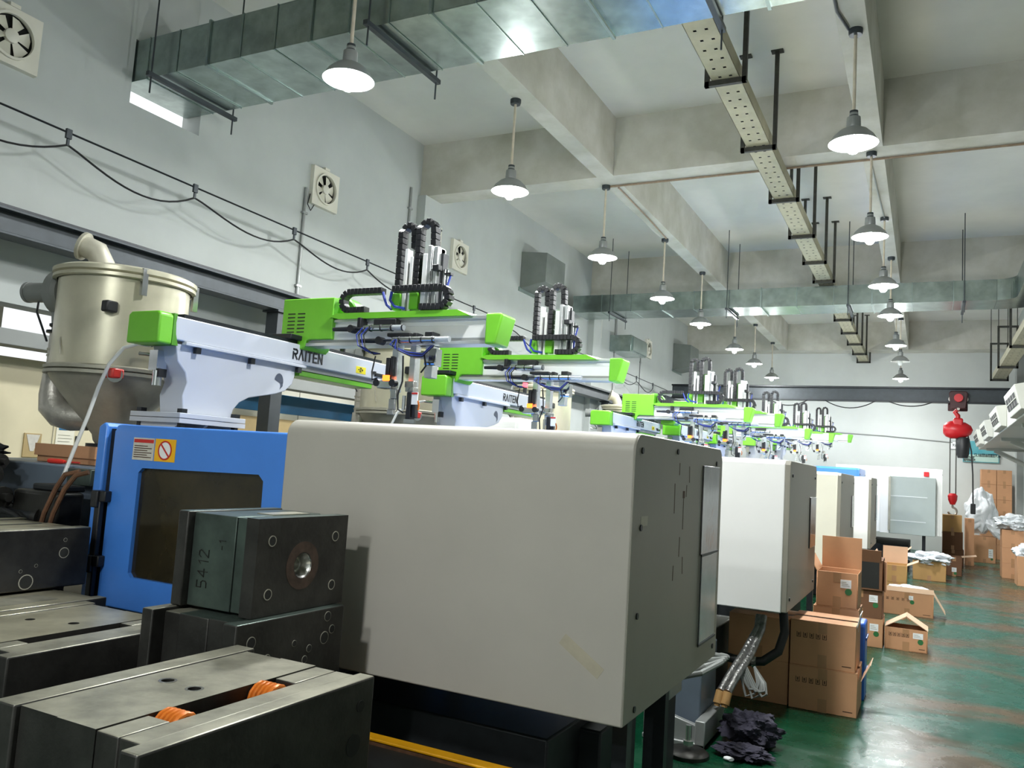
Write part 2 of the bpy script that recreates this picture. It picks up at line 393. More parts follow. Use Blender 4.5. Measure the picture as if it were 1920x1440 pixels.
# ------------------------------------------------------------------ crane: rails, posts, bridge, hoist
def ibeam(name, label, loc, pa, pb, h, wd, m, cat='beam'):
    # along y
    t = thing(name, label, cat, loc)
    x, z = loc[0], loc[2]
    MB().box(x-wd/2, x+wd/2, pa, pb, z+h-.02, z+h).build('top_flange', m, t, bevel=.003)
    MB().box(x-wd/2, x+wd/2, pa, pb, z, z+.02).build('bottom_flange', m, t, bevel=.003)
    MB().box(x-.012, x+.012, pa, pb, z+.02, z+h-.02).build('web', m, t)
    MB().box(x-.03, x+.03, pa, pb, z+h, z+h+.035).build('rail_bar', 'black_steel', t)
    return t
ibeam('crane_rail', 'dark steel crane rail beam running along the left wall', (-6.05, 12, 3.02), Y0+.1, 24.2, .2, .2, 'dark_steel')
rt = ibeam('crane_rail', 'dark steel crane rail beam along the right wall, mostly hidden by white duct', (1.72, 12, 3.02), 12.6, 24.2, .2, .2, 'dark_steel')
for y in (13.2, 16, 18.8, 21.9, 24): MB().box(1.64, XR, y-.05, y+.05, 2.95, 3.02).build('wall_bracket', 'dark_steel', rt)
for i, y in enumerate((.5, 6.35, 9.75, 13.0, 16.2, 19.5, 22.6)):
    t = thing('rail_post', ['dark steel post under left crane rail beside the foreground', 'dark steel post under left crane rail behind the nearest robot beam', 'dark steel post under left crane rail behind second hopper', 'dark steel post under left crane rail behind third robot', 'dark steel post under left crane rail behind fourth robot', 'dark steel post under left crane rail near far machines', 'last dark steel post under left crane rail by back wall'][i], 'post', (-6.05, y, 0))
    MB().box(-6.13, -5.97, y-.07, y+.09, .02, 3.0).build('shaft', 'pillar_dark', t, bevel=.004)
    MB().box(-6.18, -5.92, y-.12, y+.14, 0, .02).build('base_plate', 'dark_steel', t)
    MB().box(-6.16, -5.94, y-.1, y+.12, 3.0, 3.02).build('cap_plate', 'dark_steel', t)
    MB().box(XW, -6.13, y-.02, y+.04, 2.7, 2.76).build('wall_bracket', 'dark_steel', t)
struct('trim_pilaster', MB().box(1.86, XR, 22.2, 22.6, 0, 5.25), 'pillar_grey', smooth=0)
t = thing('crane_bridge', 'long dark bridge beam of the overhead crane in front of back wall', 'crane', (-2, 21, 3.26))
MB().box(-6.0, 1.75, 20.9, 21.1, 3.90, 3.94).build('top_flange', 'black_steel', t, bevel=.004)
MB().box(-6.0, 1.75, 20.9, 21.1, 3.58, 3.61).build('bottom_flange', 'black_steel', t, bevel=.004)
MB().box(-6.0, 1.75, 20.985, 21.015, 3.61, 3.90).build('web', 'dark_steel', t)
for x in (-6.05, 1.72):
    e = MB().box(x-.1, x+.1, 20.3, 21.7, 3.34, 3.58).build('end_carriage', 'dark_steel', t, bevel=.01)
    for y in (20.45, 21.55): MB().cyl((x-.06, y, 3.345), (x+.06, y, 3.345), .09, 20).build('wheel', 'black_steel', e)
fc = MB()
for (a, b, s) in ((-4.6, -3.9, .1), (-3.5, -2.6, .14), (-2.2, -1.1, .17), (-.8, .1, .1)):
    fc.tube([(a+(b-a)*i/12, 20.89, 3.585-4*s*(i/12)*(1-i/12)) for i in range(13)], .012, 6)
fc.build('festoon_cable', 'black_rubber', t)
t = thing('chain_hoist', 'red electric chain hoist hanging from the crane bridge', 'hoist', (.62, 21, 1.2))
hx, hy = .62, 20.95
tr = MB().prism([(hx-.19, 3.80), (hx-.15, 3.84), (hx+.15, 3.84), (hx+.19, 3.80), (hx+.15, 3.44), (hx-.15, 3.44)], hy-.2, hy-.14, 'y').build('trolley_plate', 'hoist_dark', t, bevel=.02)
MB().cyl((hx, hy-.3, 3.68), (hx, hy-.2, 3.68), .09, 24).build('gear_cap', 'hoist_red', tr)
MB().box(hx-.2, hx+.2, hy+.2, hy+.26, 3.42, 3.83).build('trolley_plate', 'hoist_dark', t, bevel=.02)
for x in (hx-.14, hx+.14):
    for y in (hy-.11, hy+.17): MB().cyl((x, y, 3.665), (x, y+.03, 3.665), .06, 16).build('trolley_wheel', 'hook_steel', t)
MB().cyl((hx, hy-.2, 3.44), (hx, hy+.25, 3.44), .03, 12).build('load_pin', 'hook_steel', t)
hk = MB().tube([(hx, hy, 3.44), (hx-.06, hy, 3.38), (hx, hy, 3.30), (hx, hy, 3.2)], .05, 10).build('suspension_hook', 'hoist_red', t)
MB().lathe((hx-.3, hy, 2.98), [(0, 0), (.1, .01), (.16, .06), (.2, .16), (.2, .3), (.17, .45), (.1, .56), (0, .6)], 24, (1, 0, 0)).build('motor_body', 'hoist_red', t)
MB().box(hx-.1, hx+.1, hy-.16, hy+.16, 2.86, 3.24).build('gearbox', 'hoist_red', t, bevel=.04, seg=3)
MB().lathe((hx+.1, hy, 2.35), [(0, 0), (.1, 0), (.13, .1), (.14, .42), (.12, .46), (0, .46)], 20).build('chain_bag', 'black_plastic', t)
for x in (hx-.15, hx-.03): MB().cyl((x, hy, 1.42), (x, hy, 2.85), .012, 6).build('load_chain', 'hanger_steel', t)
MB().lathe((hx-.09, hy, 1.3), [(0, 0), (.05, .0), (.09, .1), (.1, .2), (.06, .25), (0, .25)], 16).build('hook_block', 'hoist_red', t)
MB().tube([(hx-.09, hy, 1.3), (hx-.09, hy, 1.24)]+arc((hx-.09, hy, 1.15), .085, PI*.5, -PI*.95, 12, (1, 0, 0), (0, 0, 1)), .022, 8).build('hook', 'hook_steel', t)
MB().tube([(hx+.2, hy, 2.86), (hx+.27, hy, 2.5), (hx+.3, hy, 2.0), (hx+.31, hy, 1.35)], .016, 6).build('pendant_cable', 'black_rubber', t)
MB().box(hx+.26, hx+.36, hy-.05, hy+.05, 1.12, 1.35).build('pendant_switch', 'black_plastic', t, bevel=.015)

# ------------------------------------------------------------------ overhead ducts
def duct(name, label, xa, xb, ya, yb, za, zb, step, rods, rod_top, trap):
    t = thing(name, label, 'duct', ((xa+xb)/2, (ya+yb)/2, za))
    n = max(1, round((xb-xa)/step)); dx = (xb-xa)/n
    for i in range(n):
        a, b = xa+i*dx, xa+(i+1)*dx
        s = .004*((i % 3)-1)
        q = MB(); th = .006
        q.box(a+.003, b-.003, ya, yb, za+s*.5, za+th).box(a+.003, b-.003, ya, yb, zb-th, zb).box(a+.003, b-.003, ya+s*.3, ya+th, za+th, zb-th).box(a+.003, b-.003, yb-th, yb, za+th, zb-th)
        q.build('duct_panel', 'galvanised', t, smooth=0)
        if i:
            big = i % 3 == 0; h = .016 if big else .006; wd = .012 if big else .005
            k = MB()
            k.box(a-wd, a+wd, ya-h, yb+h, za-h, za-.0).box(a-wd, a+wd, ya-h, yb+h, zb, zb+h).box(a-wd, a+wd, ya-h, ya, za, zb).box(a-wd, a+wd, yb, yb+h, za, zb)
            k.build('duct_seam', 'galv_seam', t, smooth=0)
    for x in rods:
        MB().box(x-.02, x+.02, ya-.13, yb+.13, za-.055, za-.018).build('trapeze_bar', 'dark_steel', t)
        for y in (ya-.09, yb+.09):
            MB().cyl((x, y, za-.2), (x, y, rod_top), .0075, 6).build('hanger_rod', 'dark_steel', t)
    return t
duct('air_duct', 'large galvanised duct crossing near the camera under the ceiling', XW-.2, 3.5, 4.66, 5.42, 4.80, 5.18, .37, (-6.05, -3.72, -1.33, 1.0), ZC, 1)
d2 = duct('air_duct', 'smaller galvanised duct crossing the far half of the hall', -6.2, .95, 14.5, 15.25, 4.60, 4.93, .6, (-5.4, -3.2, -1.2, .5), ZC, 1)
# elbow of the far duct, turning towards the camera
el = MB(); N_ = 10; ri, ro = .25, 1.0
for i in range(N_):
    a0, a1 = PI/2*i/N_, PI/2*(i+1)/N_
    cx, cy = .95, 14.25
    def pp(r, a, z): return (cx+r*math.sin(a), cy+r*math.cos(a), z)
    vs = [pp(ri, a0, 4.6), pp(ro, a0, 4.6), pp(ro, a1, 4.6), pp(ri, a1, 4.6), pp(ri, a0, 4.93), pp(ro, a0, 4.93), pp(ro, a1, 4.93), pp(ri, a1, 4.93)]
    el.add(vs, [(0,1,2,3),(7,6,5,4),(1,5,6,2),(0,3,7,4)])
el.build('duct_elbow', 'galvanised', d2, smooth=30)
MB().box(1.2, 1.95, 13.3, 14.25, 4.6, 4.93).build('duct_panel', 'galvanised', d2, smooth=0)
# side branch outlet on the left wall below the far duct
t = thing('wall_outlet', 'small galvanised outlet box on left wall below the far duct', 'duct', (-6.15, 17.6, 4.1))
MB().box(-6.4, -5.9, 17.2, 18.3, 4.25, 4.62).build('box', 'galvanised', t, bevel=.006)
MB().box(-5.9, -5.86, 17.25, 18.25, 4.28, 4.58).build('flange', 'galv_seam', t)
# exhaust hoods on the left wall
for i, (y0, y1, z0, z1, dx) in enumerate(((12.55, 13.35, 4.66, 5.32, .5), (22.3, 23.2, 4.5, 5.25, .5))):
    t = thing('exhaust_hood', ['large grey sheet metal hood on left wall above second robot', 'grey sheet metal hood at far end of left wall'][i], 'hood', (XW+.25, (y0+y1)/2, z0))
    MB().prism([(XW, z0), (XW+dx, z0+.1), (XW+dx, z1-.05), (XW, z1)], y0, y1, 'y').build('shell', 'hood_grey', t, bevel=.008)
    MB().box(XW+.06, XW+dx-.05, y1, y1+.01, z0+.12, z1-.1).build('opening', 'fan_hole', t)
    MB().box(XW, XW+.02, y0-.05, y1+.05, z0-.05, z0+.02).build('mounting_flange', 'galv_seam', t)

# ------------------------------------------------------------------ cable tray with hangers
t = thing('cable_tray', 'perforated cream cable tray hanging below the ceiling, running to the back wall', 'cable tray', (-1.58, 15, 5.0))
def tray(t, ya, yb, x0, x1, z, h):
    q = MB(); n = round((yb-ya)/.16); dy = (yb-ya)/n; hs = .013
    for i in range(n):
        a, b = ya+i*dy, ya+(i+1)*dy; off = .02 if i % 2 else -.02
        hy_ = (a+b)/2; xc1, xc2 = x0+.075+off*.4, x1-.075+off*.4
        for (xa, xb, hc) in ((x0, (x0+x1)/2, xc1), ((x0+x1)/2, x1, xc2)):
            vs = [(xa, a, z), (xb, a, z), (xb, b, z), (xa, b, z), (hc-hs, hy_-hs, z), (hc+hs, hy_-hs, z), (hc+hs, hy_+hs, z), (hc-hs, hy_+hs, z)]
            q.add(vs, [(0,1,5,4),(1,2,6,5),(2,3,7,6),(3,0,4,7)])
    q.build('tray_bottom', 'tray_paint', t, smooth=0)
    for x in (x0, x1-.004): MB().box(x, x+.004, ya, yb, z, z+h).build('tray_side', 'tray_paint', t)
    MB().box(x0+.02, x1-.02, ya+.01, yb-.01, z+.035, z+h-.02).build('cable_bundle', 'black_rubber', t, kind='stuff')
tray(t, 5.5, 24.3, -1.70, -1.46, 5.0, .13)
for y in (6.75, 8.3, 10.0, 11.6, 13.07, 14.35, 17.9, 19.5, 21.1, 22.7, 24.2):
    g = MB().box(-1.755, -1.405, y-.02, y+.02, 4.95, 4.995).build('tray_bracket', 'hanger_steel', t)
    for x in (-1.74, -1.42):
        MB().box(x-.02, x+.02, y-.02, y+.02, 4.95, ZC-.012).build('hanger', 'hanger_steel', g)
        MB().box(x-.06, x+.06, y-.04, y+.04, ZC-.012, ZC).build('foot_plate', 'hanger_steel', g)
t = thing('cable_tray', 'short cream cable tray in hanging frames at upper right', 'cable tray', (1.42, 16, 4.2))
tray(t, 12.5, 21.5, 1.32, 1.58, 4.2, .13)
for y in (13.5, 16.5, 19.2, 21.4):
    g = MB().box(1.27, 1.63, y-.02, y+.02, 4.15, 4.195).build('tray_bracket', 'hanger_steel', t)
    for x in (1.285, 1.615): MB().box(x-.02, x+.02, y-.02, y+.02, 4.15, 5.0 if 14 < y else 4.59).build('hanger', 'hanger_steel', g)
    MB().box(1.265, 1.635, y-.02, y+.02, 4.99, 5.03).build('top_bar', 'hanger_steel', g)
    for x in (1.285, 1.615): MB().cyl((x, y, 5.03), (x, y, ZC), .008, 6).build('rod', 'hanger_steel', g)

# ------------------------------------------------------------------ pendant lamps
def make_lamp(lit=True):
    L = thing('pendant_lamp', '', 'lamp', (0, 0, 5.25), 'pendant lamps')
    MB().lathe((0, 0, 5.20), [(0, 0), (.05, 0), (.055, .02), (.055, .05), (0, .05)], 16).build('ceiling_rose', 'dark_steel', L)
    MB().cyl((0, 0, 4.56), (0, 0, 5.20), .013, 10).build('rod', 'rod_cream', L)
    k = MB().lathe((0, 0, 4.44), [(0, .12), (.03, .12), (.036, .09), (.03, .08), (.052, .07), (.055, .0), (.05, -.02)], 20).build('socket_cap', 'enamel_grey', L)
    MB().lathe((0, 0, 4.50), [(.0, .07), (.032, .065), (.034, .02), (0, .02)], 16).build('cable_gland', 'dark_steel', k)
    sh = MB().lathe((0, 0, 4.30), [(.05, .125), (.065, .12), (.11, .095), (.155, .05), (.185, .0), (.188, -.006), (.182, -.004), (.15, .045), (.105, .088), (.06, .112), (.045, .115)], 40).build('shade', 'enamel_grey', L)
    MB().lathe((0, 0, 4.298), [(.184, -.003), (.179, .0), (.147, .042), (.102, .084), (.057, .107), (.0, .108)], 40).build('shade_lining', 'white_enamel', sh)
    MB().lathe((0, 0, 4.212), [(0, 0), (.028, .006), (.046, .026), (.05, .055), (.042, .095), (.026, .13), (.0, .18)], 20).build('bulb', 'bulb' if lit else 'dead_bulb', L)
    return L
A = [(-3.78, 4.47), (-3.74, 6.99), (-3.74, 9.62), (-3.70, 12.17), (-3.65, 14.38), (-3.66, 17.37), (-3.66, 19.62), (-3.70, 22.32)]
B = [(-1.5, 3.8), (-1.5, -3.1), (-1.5, -1.3), (-.55, 6.75), (-.58, 9.45), (-.55, 11.89), (-.54, 14.03), (-.55, 17.06), (-.53, 19.27), (-.60, 22.33)]  # lamps behind the camera are unseen, added to brighten cover fronts and cartons
la = ['lit pendant lamp in front of the large near duct, largest in view', 'lit pendant lamp below cross beam end, second in the left row', 'lit pendant lamp, third in the left row, above the grey hood area', 'lit pendant lamp, fourth in the left row, in front of far duct', 'lit pendant lamp, fifth in the left row, rim against far duct underside', 'glaring pendant lamp, sixth in the left row beyond far duct', 'glaring pendant lamp, seventh in the left row before the back wall', 'lit pendant lamp, last in the left row above crane bridge']
lb = ['lit pendant lamp between the rows, just above the top edge of the photo', 'added unseen pendant lamp far behind the camera near rear wall', 'added unseen pendant lamp above and behind the camera', 'large lit pendant lamp at upper right, first of the right row', 'lit pendant lamp at right, second in the right row', 'lit pendant lamp in front of the far duct, third in the right row', 'glaring pendant lamp below far duct, fourth in the right row', 'lit pendant lamp, fifth in the right row, above the dead one', 'unlit pendant lamp with dark bulb in the right row', 'lit pendant lamp, last in the right row above crane bridge']
P0 = make_lamp(True); PD = make_lamp(False); first = True
for rows, labs in ((A, la), (B, lb)):
    for (x, y), lab in zip(rows, labs):
        if 'unlit' in lab: o = PD
        elif first: o = P0; first = False
        else: o = copy_tree(P0)
        o.location = (x, y, 5.25); o['label'] = lab
        if 'unlit' in lab: continue
        ld = bpy.data.lights.new('bulb_light', 'AREA'); ld.shape = 'DISK'; ld.size = .30; ld.energy = LAMP_W; ld.color = LAMP_COL
        lo = bpy.data.objects.new('bulb_light', ld); COL.objects.link(lo); lo.parent = o; lo.location = (0, 0, 4.292-5.25)
        ld = bpy.data.lights.new('bulb_glow', 'POINT'); ld.energy = BULB_W; ld.color = LAMP_COL; ld.shadow_soft_size = .03
        lo = bpy.data.objects.new('bulb_glow', ld); COL.objects.link(lo); lo.parent = o; lo.location = (0, 0, 4.178-5.25)
# conduit for the lamps along the cross beam
t = tag(MB().tube([(-3.7, 9.63, 5.235), (-1, 9.63, 5.235), (1.98, 9.63, 5.235)], .013, 8).build('lamp_conduit', 'conduit_tan'), 'thin rust brown conduit under the second cross beam', 'pipe')
t = tag(MB().tube([(-3.6, 9.7, 5.235), (-3.62, 11, 5.235), (-3.66, 12.1, 5.235)], .01, 8).build('lamp_conduit', 'conduit_tan'), 'thin conduit under left long beam leading to fourth lamp', 'pipe')
t = tag(MB().tube([(-.6, 9.75, 5.235), (-.58, 10.8, 5.235), (-.55, 11.84, 5.235)], .01, 8).build('lamp_conduit', 'enamel_grey'), 'thin grey conduit under right long beam', 'pipe')
t = tag(MB().tube([(-.66, 4.2, 5.235), (-.66, 6.4, 5.235), (-.6, 6.7, 5.235)], .012, 8).build('lamp_conduit', 'dark_steel'), 'thin dark conduit reaching the first right lamp', 'pipe')

# ------------------------------------------------------------------ wall fans
def make_fan():
    t = thing('exhaust_fan', '', 'fan', (XW, 0, 0), 'exhaust fans on the left wall')
    s = .23
    prof = [(-s, -s), (s, -s), (s, s), (-s, s)]
    fr = MB()
    n = 32
    vs = []; fs = []
    for (k, x) in ((0, .05), (1, .0)):
        for i in range(n):
            a = 2*PI*i/n; vs.append((XW+x, .185*math.cos(a), .185*math.sin(a)))
    for (k, x) in ((0, .05), (1, .0)):
        for i in range(n):
            a = 2*PI*i/n; c, d = math.cos(a), math.sin(a); q = s/max(abs(c), abs(d))*(.985 if x else 1); vs.append((XW+x, q*c, q*d))
    for i in range(n):
        j = (i+1) % n
        fs += [(i, j, 2*n+j, 2*n+i), (i, n+i, n+j, j), (2*n+i, 2*n+j, 3*n+j, 3*n+i)]
    fr.add(vs, fs).build('frame', 'fan_cream', t)
    MB().ring((XW+.04, 0, 0), (1, 0, 0), .165, .185, .03, 32).build('rim', 'fan_cream', t)
    MB().disc((XW+.004, 0, 0), (1, 0, 0), .184, 32).build('dark_opening', 'fan_hole', t)
    for k in range(6):
        a = 2*PI*k/6+.2; q = MB()
        pts = []
        for (r, da, x) in ((.05, -.35, .02), (.155, -.38, .012), (.16, 0, .02), (.155, .38, .034), (.05, .3, .034)):
            pts.append((XW+x+.006, r*math.cos(a+da), r*math.sin(a+da)))
        q.add(pts, [(0, 1, 2), (0, 2, 3), (0, 3, 4)]).build('fan_blade', 'fan_blade', t)
    MB().lathe((XW+.02, 0, 0), [(.055, 0), (.055, .035), (.04, .045), (0, .047)], 20, (1, 0, 0)).build('hub', 'fan_cream', t)
    MB().box(XW+.002, XW+.05, -.04, .04, s, s+.03).build('pull_box', 'fan_cream', t)
    return t
F0 = make_fan()
fl = ['square exhaust fan at the upper left edge of the photo', 'square exhaust fan on left wall, beside a vertical conduit', 'square exhaust fan just right of near robot towers', 'small square exhaust fan under the far duct end', 'farthest square exhaust fan near the wall corner']
for i, (y, z) in enumerate(((3.55, 4.65), (7.28, 4.67), (10.42, 4.67), (16.3, 4.66), (19.95, 4.72))):
    o = F0 if i == 0 else copy_tree(F0)
    o.location = (XW, y, z); o['label'] = fl[i]
t = thing('fan_cord', 'cable loop hanging from the fan beside the conduit', 'cable', (XW+.02, 6.98, 4.5))
MB().tube([(XW+.02, 7.05, 4.55), (XW+.02, 7.02, 4.42), (XW+.02, 7.08, 4.36), (XW+.02, 7.13, 4.44), (XW+.02, 7.08, 4.56)], .006, 6).build('cord', 'black_rubber', t)
t = thing('wall_box', 'narrow cream cable duct strip beside the third fan', 'box', (XW+.03, 9.75, 4.3))
MB().box(XW, XW+.06, 9.66, 9.84, 4.25, 4.95).build('trunking', 'fan_cream', t, bevel=.006)
MB().cyl((XW+.06, 9.8, 4.9), (XW+.075, 9.8, 4.9), .015, 8).build('screw', 'black_steel', t)

# ------------------------------------------------------------------ sagging festoon cable along the left wall
t = thing('festoon_line', 'black cable sagging in loops from hooks on a taut wire along left wall', 'cable', (XW+.3, 10, 3.9))
hx_ = XW+.3
hooks = [1.4, 2.65, 3.93, 5.2, 6.55, 7.85, 9.2, 10.5, 11.8, 13.1, 14.4, 15.7, 17.0, 18.3, 19.6]
MB().tube([(hx_, -1, 4.06), (hx_, 8, 3.93), (hx_, 24, 3.72)], .009, 6).build('taut_wire', 'black_steel', t)
def wz(y): return 4.06-.13*(y+1)/9 if y < 8 else 3.93-.21*(y-8)/16
cb = MB()
for a, b in zip(hooks, hooks[1:]):
    s = .13+.07*random.random(); sk = .5+.18*random.random()
    pts = []
    for i in range(15):
        u = i/14; uu_ = u**(math.log(.5)/math.log(sk)) if 0 < u < 1 else u
        pts.append((hx_, a+(b-a)*u, wz(a+(b-a)*u)-.1-4*s*uu_*(1-uu_)))
    cb.tube(pts, .009, 6)
cb.build('sagging_cable', 'black_rubber', t)
for y in hooks:
    q = MB().box(hx_-.012, hx_+.012, y-.025, y+.025, wz(y)-.05, wz(y)+.03).box(hx_-.008, hx_+.008, y-.012, y+.012, wz(y)-.11, wz(y)-.05)
    q.build('cable_clip', 'dark_steel', t, bevel=.004)
for y in (-1, 24): MB().box(XW+.002, hx_+.02, y-.02, y+.02, wz(y)-.03, wz(y)+.03).build('wall_bracket', 'dark_steel', t)

# ------------------------------------------------------------------ white supply duct with louvred outlets along right wall
t = thing('supply_duct', 'white supply duct with louvred outlet hoods along the right wall', 'duct', (1.45, 14, 2.53))
for i, (a, b) in enumerate(((18.2, 20.35), (15.6, 18.2), (12.9, 15.6), (10.1, 12.9))):
    MB().box(1.0, 1.9, a+.006, b-.006, 2.53, 2.86).build('duct_panel', 'duct_white', t, bevel=.01)
    yc = (a+b)/2-.2; wd = .7
    h = MB().prism([(1.0, 2.86), (.86, 2.83), (.93, 2.56), (1.0, 2.55)], yc-wd, yc+wd, 'y').build('outlet_hood', 'duct_white', t, bevel=.006)
    d = V((-.07, 0, .27)).normalized(); nrm = V((-.27, 0, -.07)).normalized()
    c0 = V((.895, yc, 2.695))
    g = MB().obox(c0+nrm*.0, d*.07, V((0, wd*.82, 0)), nrm*.006).build('louvre_grid', 'louvre', h)
    k = MB()
    for j in range(5):
        yy = yc-wd*.82+wd*1.64*j/4; k.obox((c0.x, yy, c0.z), d*.07, V((0, .006, 0)), nrm*.008)
    for j in (0,): k.obox(c0+d*(.05*j), d*.005, V((0, wd*.82, 0)), nrm*.012)
    k.build('louvre_bar', 'duct_white', h)
MB().prism([(1.0, 2.53), (1.9, 2.53), (1.9, 2.86), (1.0, 2.86)], 20.35, 20.37, 'y').build('end_cap', 'duct_white', t)
for y in (19.6, 15.8, 12.45):
    q = MB().box(1.1, XR, y-.03, y+.03, 2.48, 2.53)
    q.obox(((1.25+XR)/2, y, 2.3), V(((XR-1.25)/2, 0, -.19)), V((0, .02, 0)), V((.02, 0, .04)))
    q.build('support_bracket', 'duct_white', t)

# ------------------------------------------------------------------ back wall sign etc.
t = thing('wall_sign', 'teal and pale green notice board sign on the back wall', 'sign', (1.25, 24.38, 2.38))
MB().box(.84, 1.66, 24.36, 24.4, 2.38, 2.93).build('board', 'sign_teal', t, bevel=.004)
MB().box(.86, 1.64, 24.354, 24.361, 2.40, 2.58).build('pale_band', 'sign_pale', t)
strokes(MB(), 'SU@#@##%@', (1.1, 24.352, 2.53), (1, 0, 0), (0, 0, 1), .075, .009, .14).build('lettering', 'ink', t)
strokes(MB(), '@#%@#', (.87, 24.352, 2.48), (1, 0, 0), (0, 0, 1), .05, .008, .12).build('lettering', 'ink', t)
strokes(MB(), '#%#@#%', (.86, 24.352, 2.41), (1, 0, 0), (0, 0, 1), .05, .009, .1).build('lettering', 'ink', t)
t = thing('wall_notice', 'small framed white notice on back wall beside teal sign', 'sign', (.67, 24.39, 2.7))
MB().box(.54, .82, 24.385, 24.4, 2.70, 2.9).build('sheet', 'paper_white', t)
fr = MB()
for (a, b, c, d) in ((.53, .83, 2.69, 2.705), (.53, .83, 2.895, 2.91), (.53, .545, 2.69, 2.91), (.815, .83, 2.69, 2.91)): fr.box(a, b, 24.38, 24.39, c, d)
fr.build('frame', 'enamel_grey', t)
strokes(MB(), '%@#', (.6, 24.383, 2.77), (1, 0, 0), (0, 0, 1), .06, .008, .2).build('lettering', 'ink', t)
tag(MB().tube([(-2.9, 24.38, 3.05), (-1, 24.38, 2.98), (.6, 24.38, 2.87)], .012, 6).build('wall_cable', 'enamel_grey'), 'thin grey cable running across back wall towards the notice', 'cable')

# ================================================================== ROBOTS
XT0, XT1 = -4.2, -3.94
def mv(o):
    for q in (o if isinstance(o, list) else [o]): q['_mv'] = 1
    return o
def chain(root, name, pts, wv, th, links, m='black_plastic', mvf=True):
    """cable chain: one link box per path step"""
    pts = [V(p) for p in pts]; wv = V(wv)
    holder = MB()
    segs = []
    for a, b in zip(pts, pts[1:]):
        d = b-a; n = d.cross(wv).normalized()
        segs.append(((a+b)/2, d*.46, wv, n*th))
    if not links:
        for s in segs: holder.obox(*s)
        o = holder.build(name, m, root, smooth=0)
    else:
        for (c, d, w_, n) in segs: holder.obox(c, d*1.08, w_*.8, n*.7)
        o = holder.build(name, 'black_rubber', root, smooth=0)
        for s in segs: MB().obox(*s).build('chain_link', m, o, bevel=.002, seg=1)
    return mv(o) if mvf else o
def resample(path, step):
    path = [V(p) for p in path]; L = [0]
    for a, b in zip(path, path[1:]): L.append(L[-1]+(b-a).length)
    n = max(2, round(L[-1]/step)); out = []
    for i in range(n+1):
        s = L[-1]*i/n; k = 0
        while k < len(L)-2 and L[k+1] < s: k += 1
        out.append(path[k].lerp(path[k+1], (s-L[k])/max(1e-9, L[k+1]-L[k])))
    return out
def make_robot(links, logo=True):
    R = thing('take_out_robot', '', 'robot', (-4.07, 3.65, 1.70), 'green and white take-out robots')
    # ---- base
    MB().box(-4.33, -3.90, 3.38, 3.90, 1.745, 1.775).build('base_plate', 'robot_white', R, bevel=.003)
    q = MB().box(-4.33, -3.90, 3.38, 3.90, 1.715, 1.742)
    for y in (3.42, 3.62, 3.84): q.prism([(-4.30, 1.715), (-3.93, 1.715), (-3.99, 1.675), (-4.24, 1.675)], y-.01, y+.01, 'y')
    q.box(-4.3, -3.93, 3.40, 3.88, 1.665, 1.68)
    q.build('mounting_foot', 'robot_white', R)
    bl = MB()
    for (x, y) in ((-3.93, 3.42), (-3.93, 3.84), (-4.28, 3.42), (-4.28, 3.84)):
        bl.box(x-.02, x+.02, y-.02, y+.02, 1.775, 1.80).box(x-.015, x+.015, y-.015, y+.015, 1.69, 1.715)
    bl.each('bolt', 'black_steel', R)
    prof = [(3.46, 1.775), (3.84, 1.775), (3.855, 1.83), (3.90, 1.88), (3.98, 1.92), (4.10, 1.945), (4.22, 1.97), (4.31, 2.00), (4.375, 2.055), (4.395, 2.12), (4.395, 2.185), (3.36, 2.185), (3.385, 2.08), (3.45, 2.02), (3.47, 1.96), (3.445, 1.88)]
    MB().prism(prof, -4.17, -3.97, 'x').build('post', 'robot_white', R, bevel=.006, seg=2)
    lg = MB(); c = V((-3.968, 4.24, 2.06))
    lg.add([c+V((0, .042*math.cos(a), .055*math.sin(a))) for a in [PI*i/14-.15 for i in range(15)]]+[c+V((0, .012, -.012))], [tuple(range(16))])
    lg.add([c+V((0, .042, .0)), c+V((0, .040, -.03)), c+V((0, .012, -.058)), c+V((0, .02, -.03)), c+V((0, .012, -.01))], [(0, 1, 2, 3, 4)])
    lg.build('round_emblem', 'logo_slate', R)
    # ---- traverse beam
    MB().box(XT0+.01, XT1-.004, 3.27, 5.46, 2.2, 2.34).build('traverse_beam', 'robot_white', R, bevel=.008)
    MB().box(XT1-.03, XT1+.012, 3.40, 4.46, 2.178, 2.198).build('beam_ledge', 'robot_white', R, bevel=.003)
    bb = MB()
    for y in (3.5, 3.95, 4.4): bb.box(XT1-.02, XT1+.008, y-.018, y+.018, 2.14, 2.176)
    bb.each('clamp_bolt', 'black_steel', R)
    MB().prism([(XT0-.005, 2.165), (XT1+.006, 2.165), (XT1+.006, 2.335), (XT1-.02, 2.352), (XT0+.02, 2.352), (XT0-.005, 2.335)], 3.20, 3.30, 'y').build('front_end_cap', 'robot_green', R, bevel=.012, seg=3)
    MB().prism([(3.30, 2.165), (3.345, 2.165), (3.325, 2.23), (3.318, 2.30), (3.325, 2.352), (3.30, 2.352)], XT0, XT1+.004, 'x').build('cap_flare', 'robot_green_dark', R)
    MB().box(XT0+.02, XT1-.01, 5.46, 5.52, 2.19, 2.335).build('rear_end_cap', 'robot_green', R, bevel=.01)
    MB().box(XT0+.03, XT1-.03, 3.4, 5.4, 2.341, 2.366).build('linear_rail', 'black_steel', R)
    MB().box(XT0+.03, XT1-.05, 4.46, 5.32, 2.125, 2.165).build('cable_carrier_tray', 'robot_green', R, bevel=.004)
    MB().box(XT0+.03, XT1-.04, 4.46, 5.40, 2.166, 2.2).build('tray_bracket', 'enamel_grey', R)
    if logo: strokes(MB(), 'RAITEN', (XT1-.002, 4.33, 2.233), (0, 1, 0), (0, 0, 1), .065, .0125, .30).build('lettering', 'ink', R)
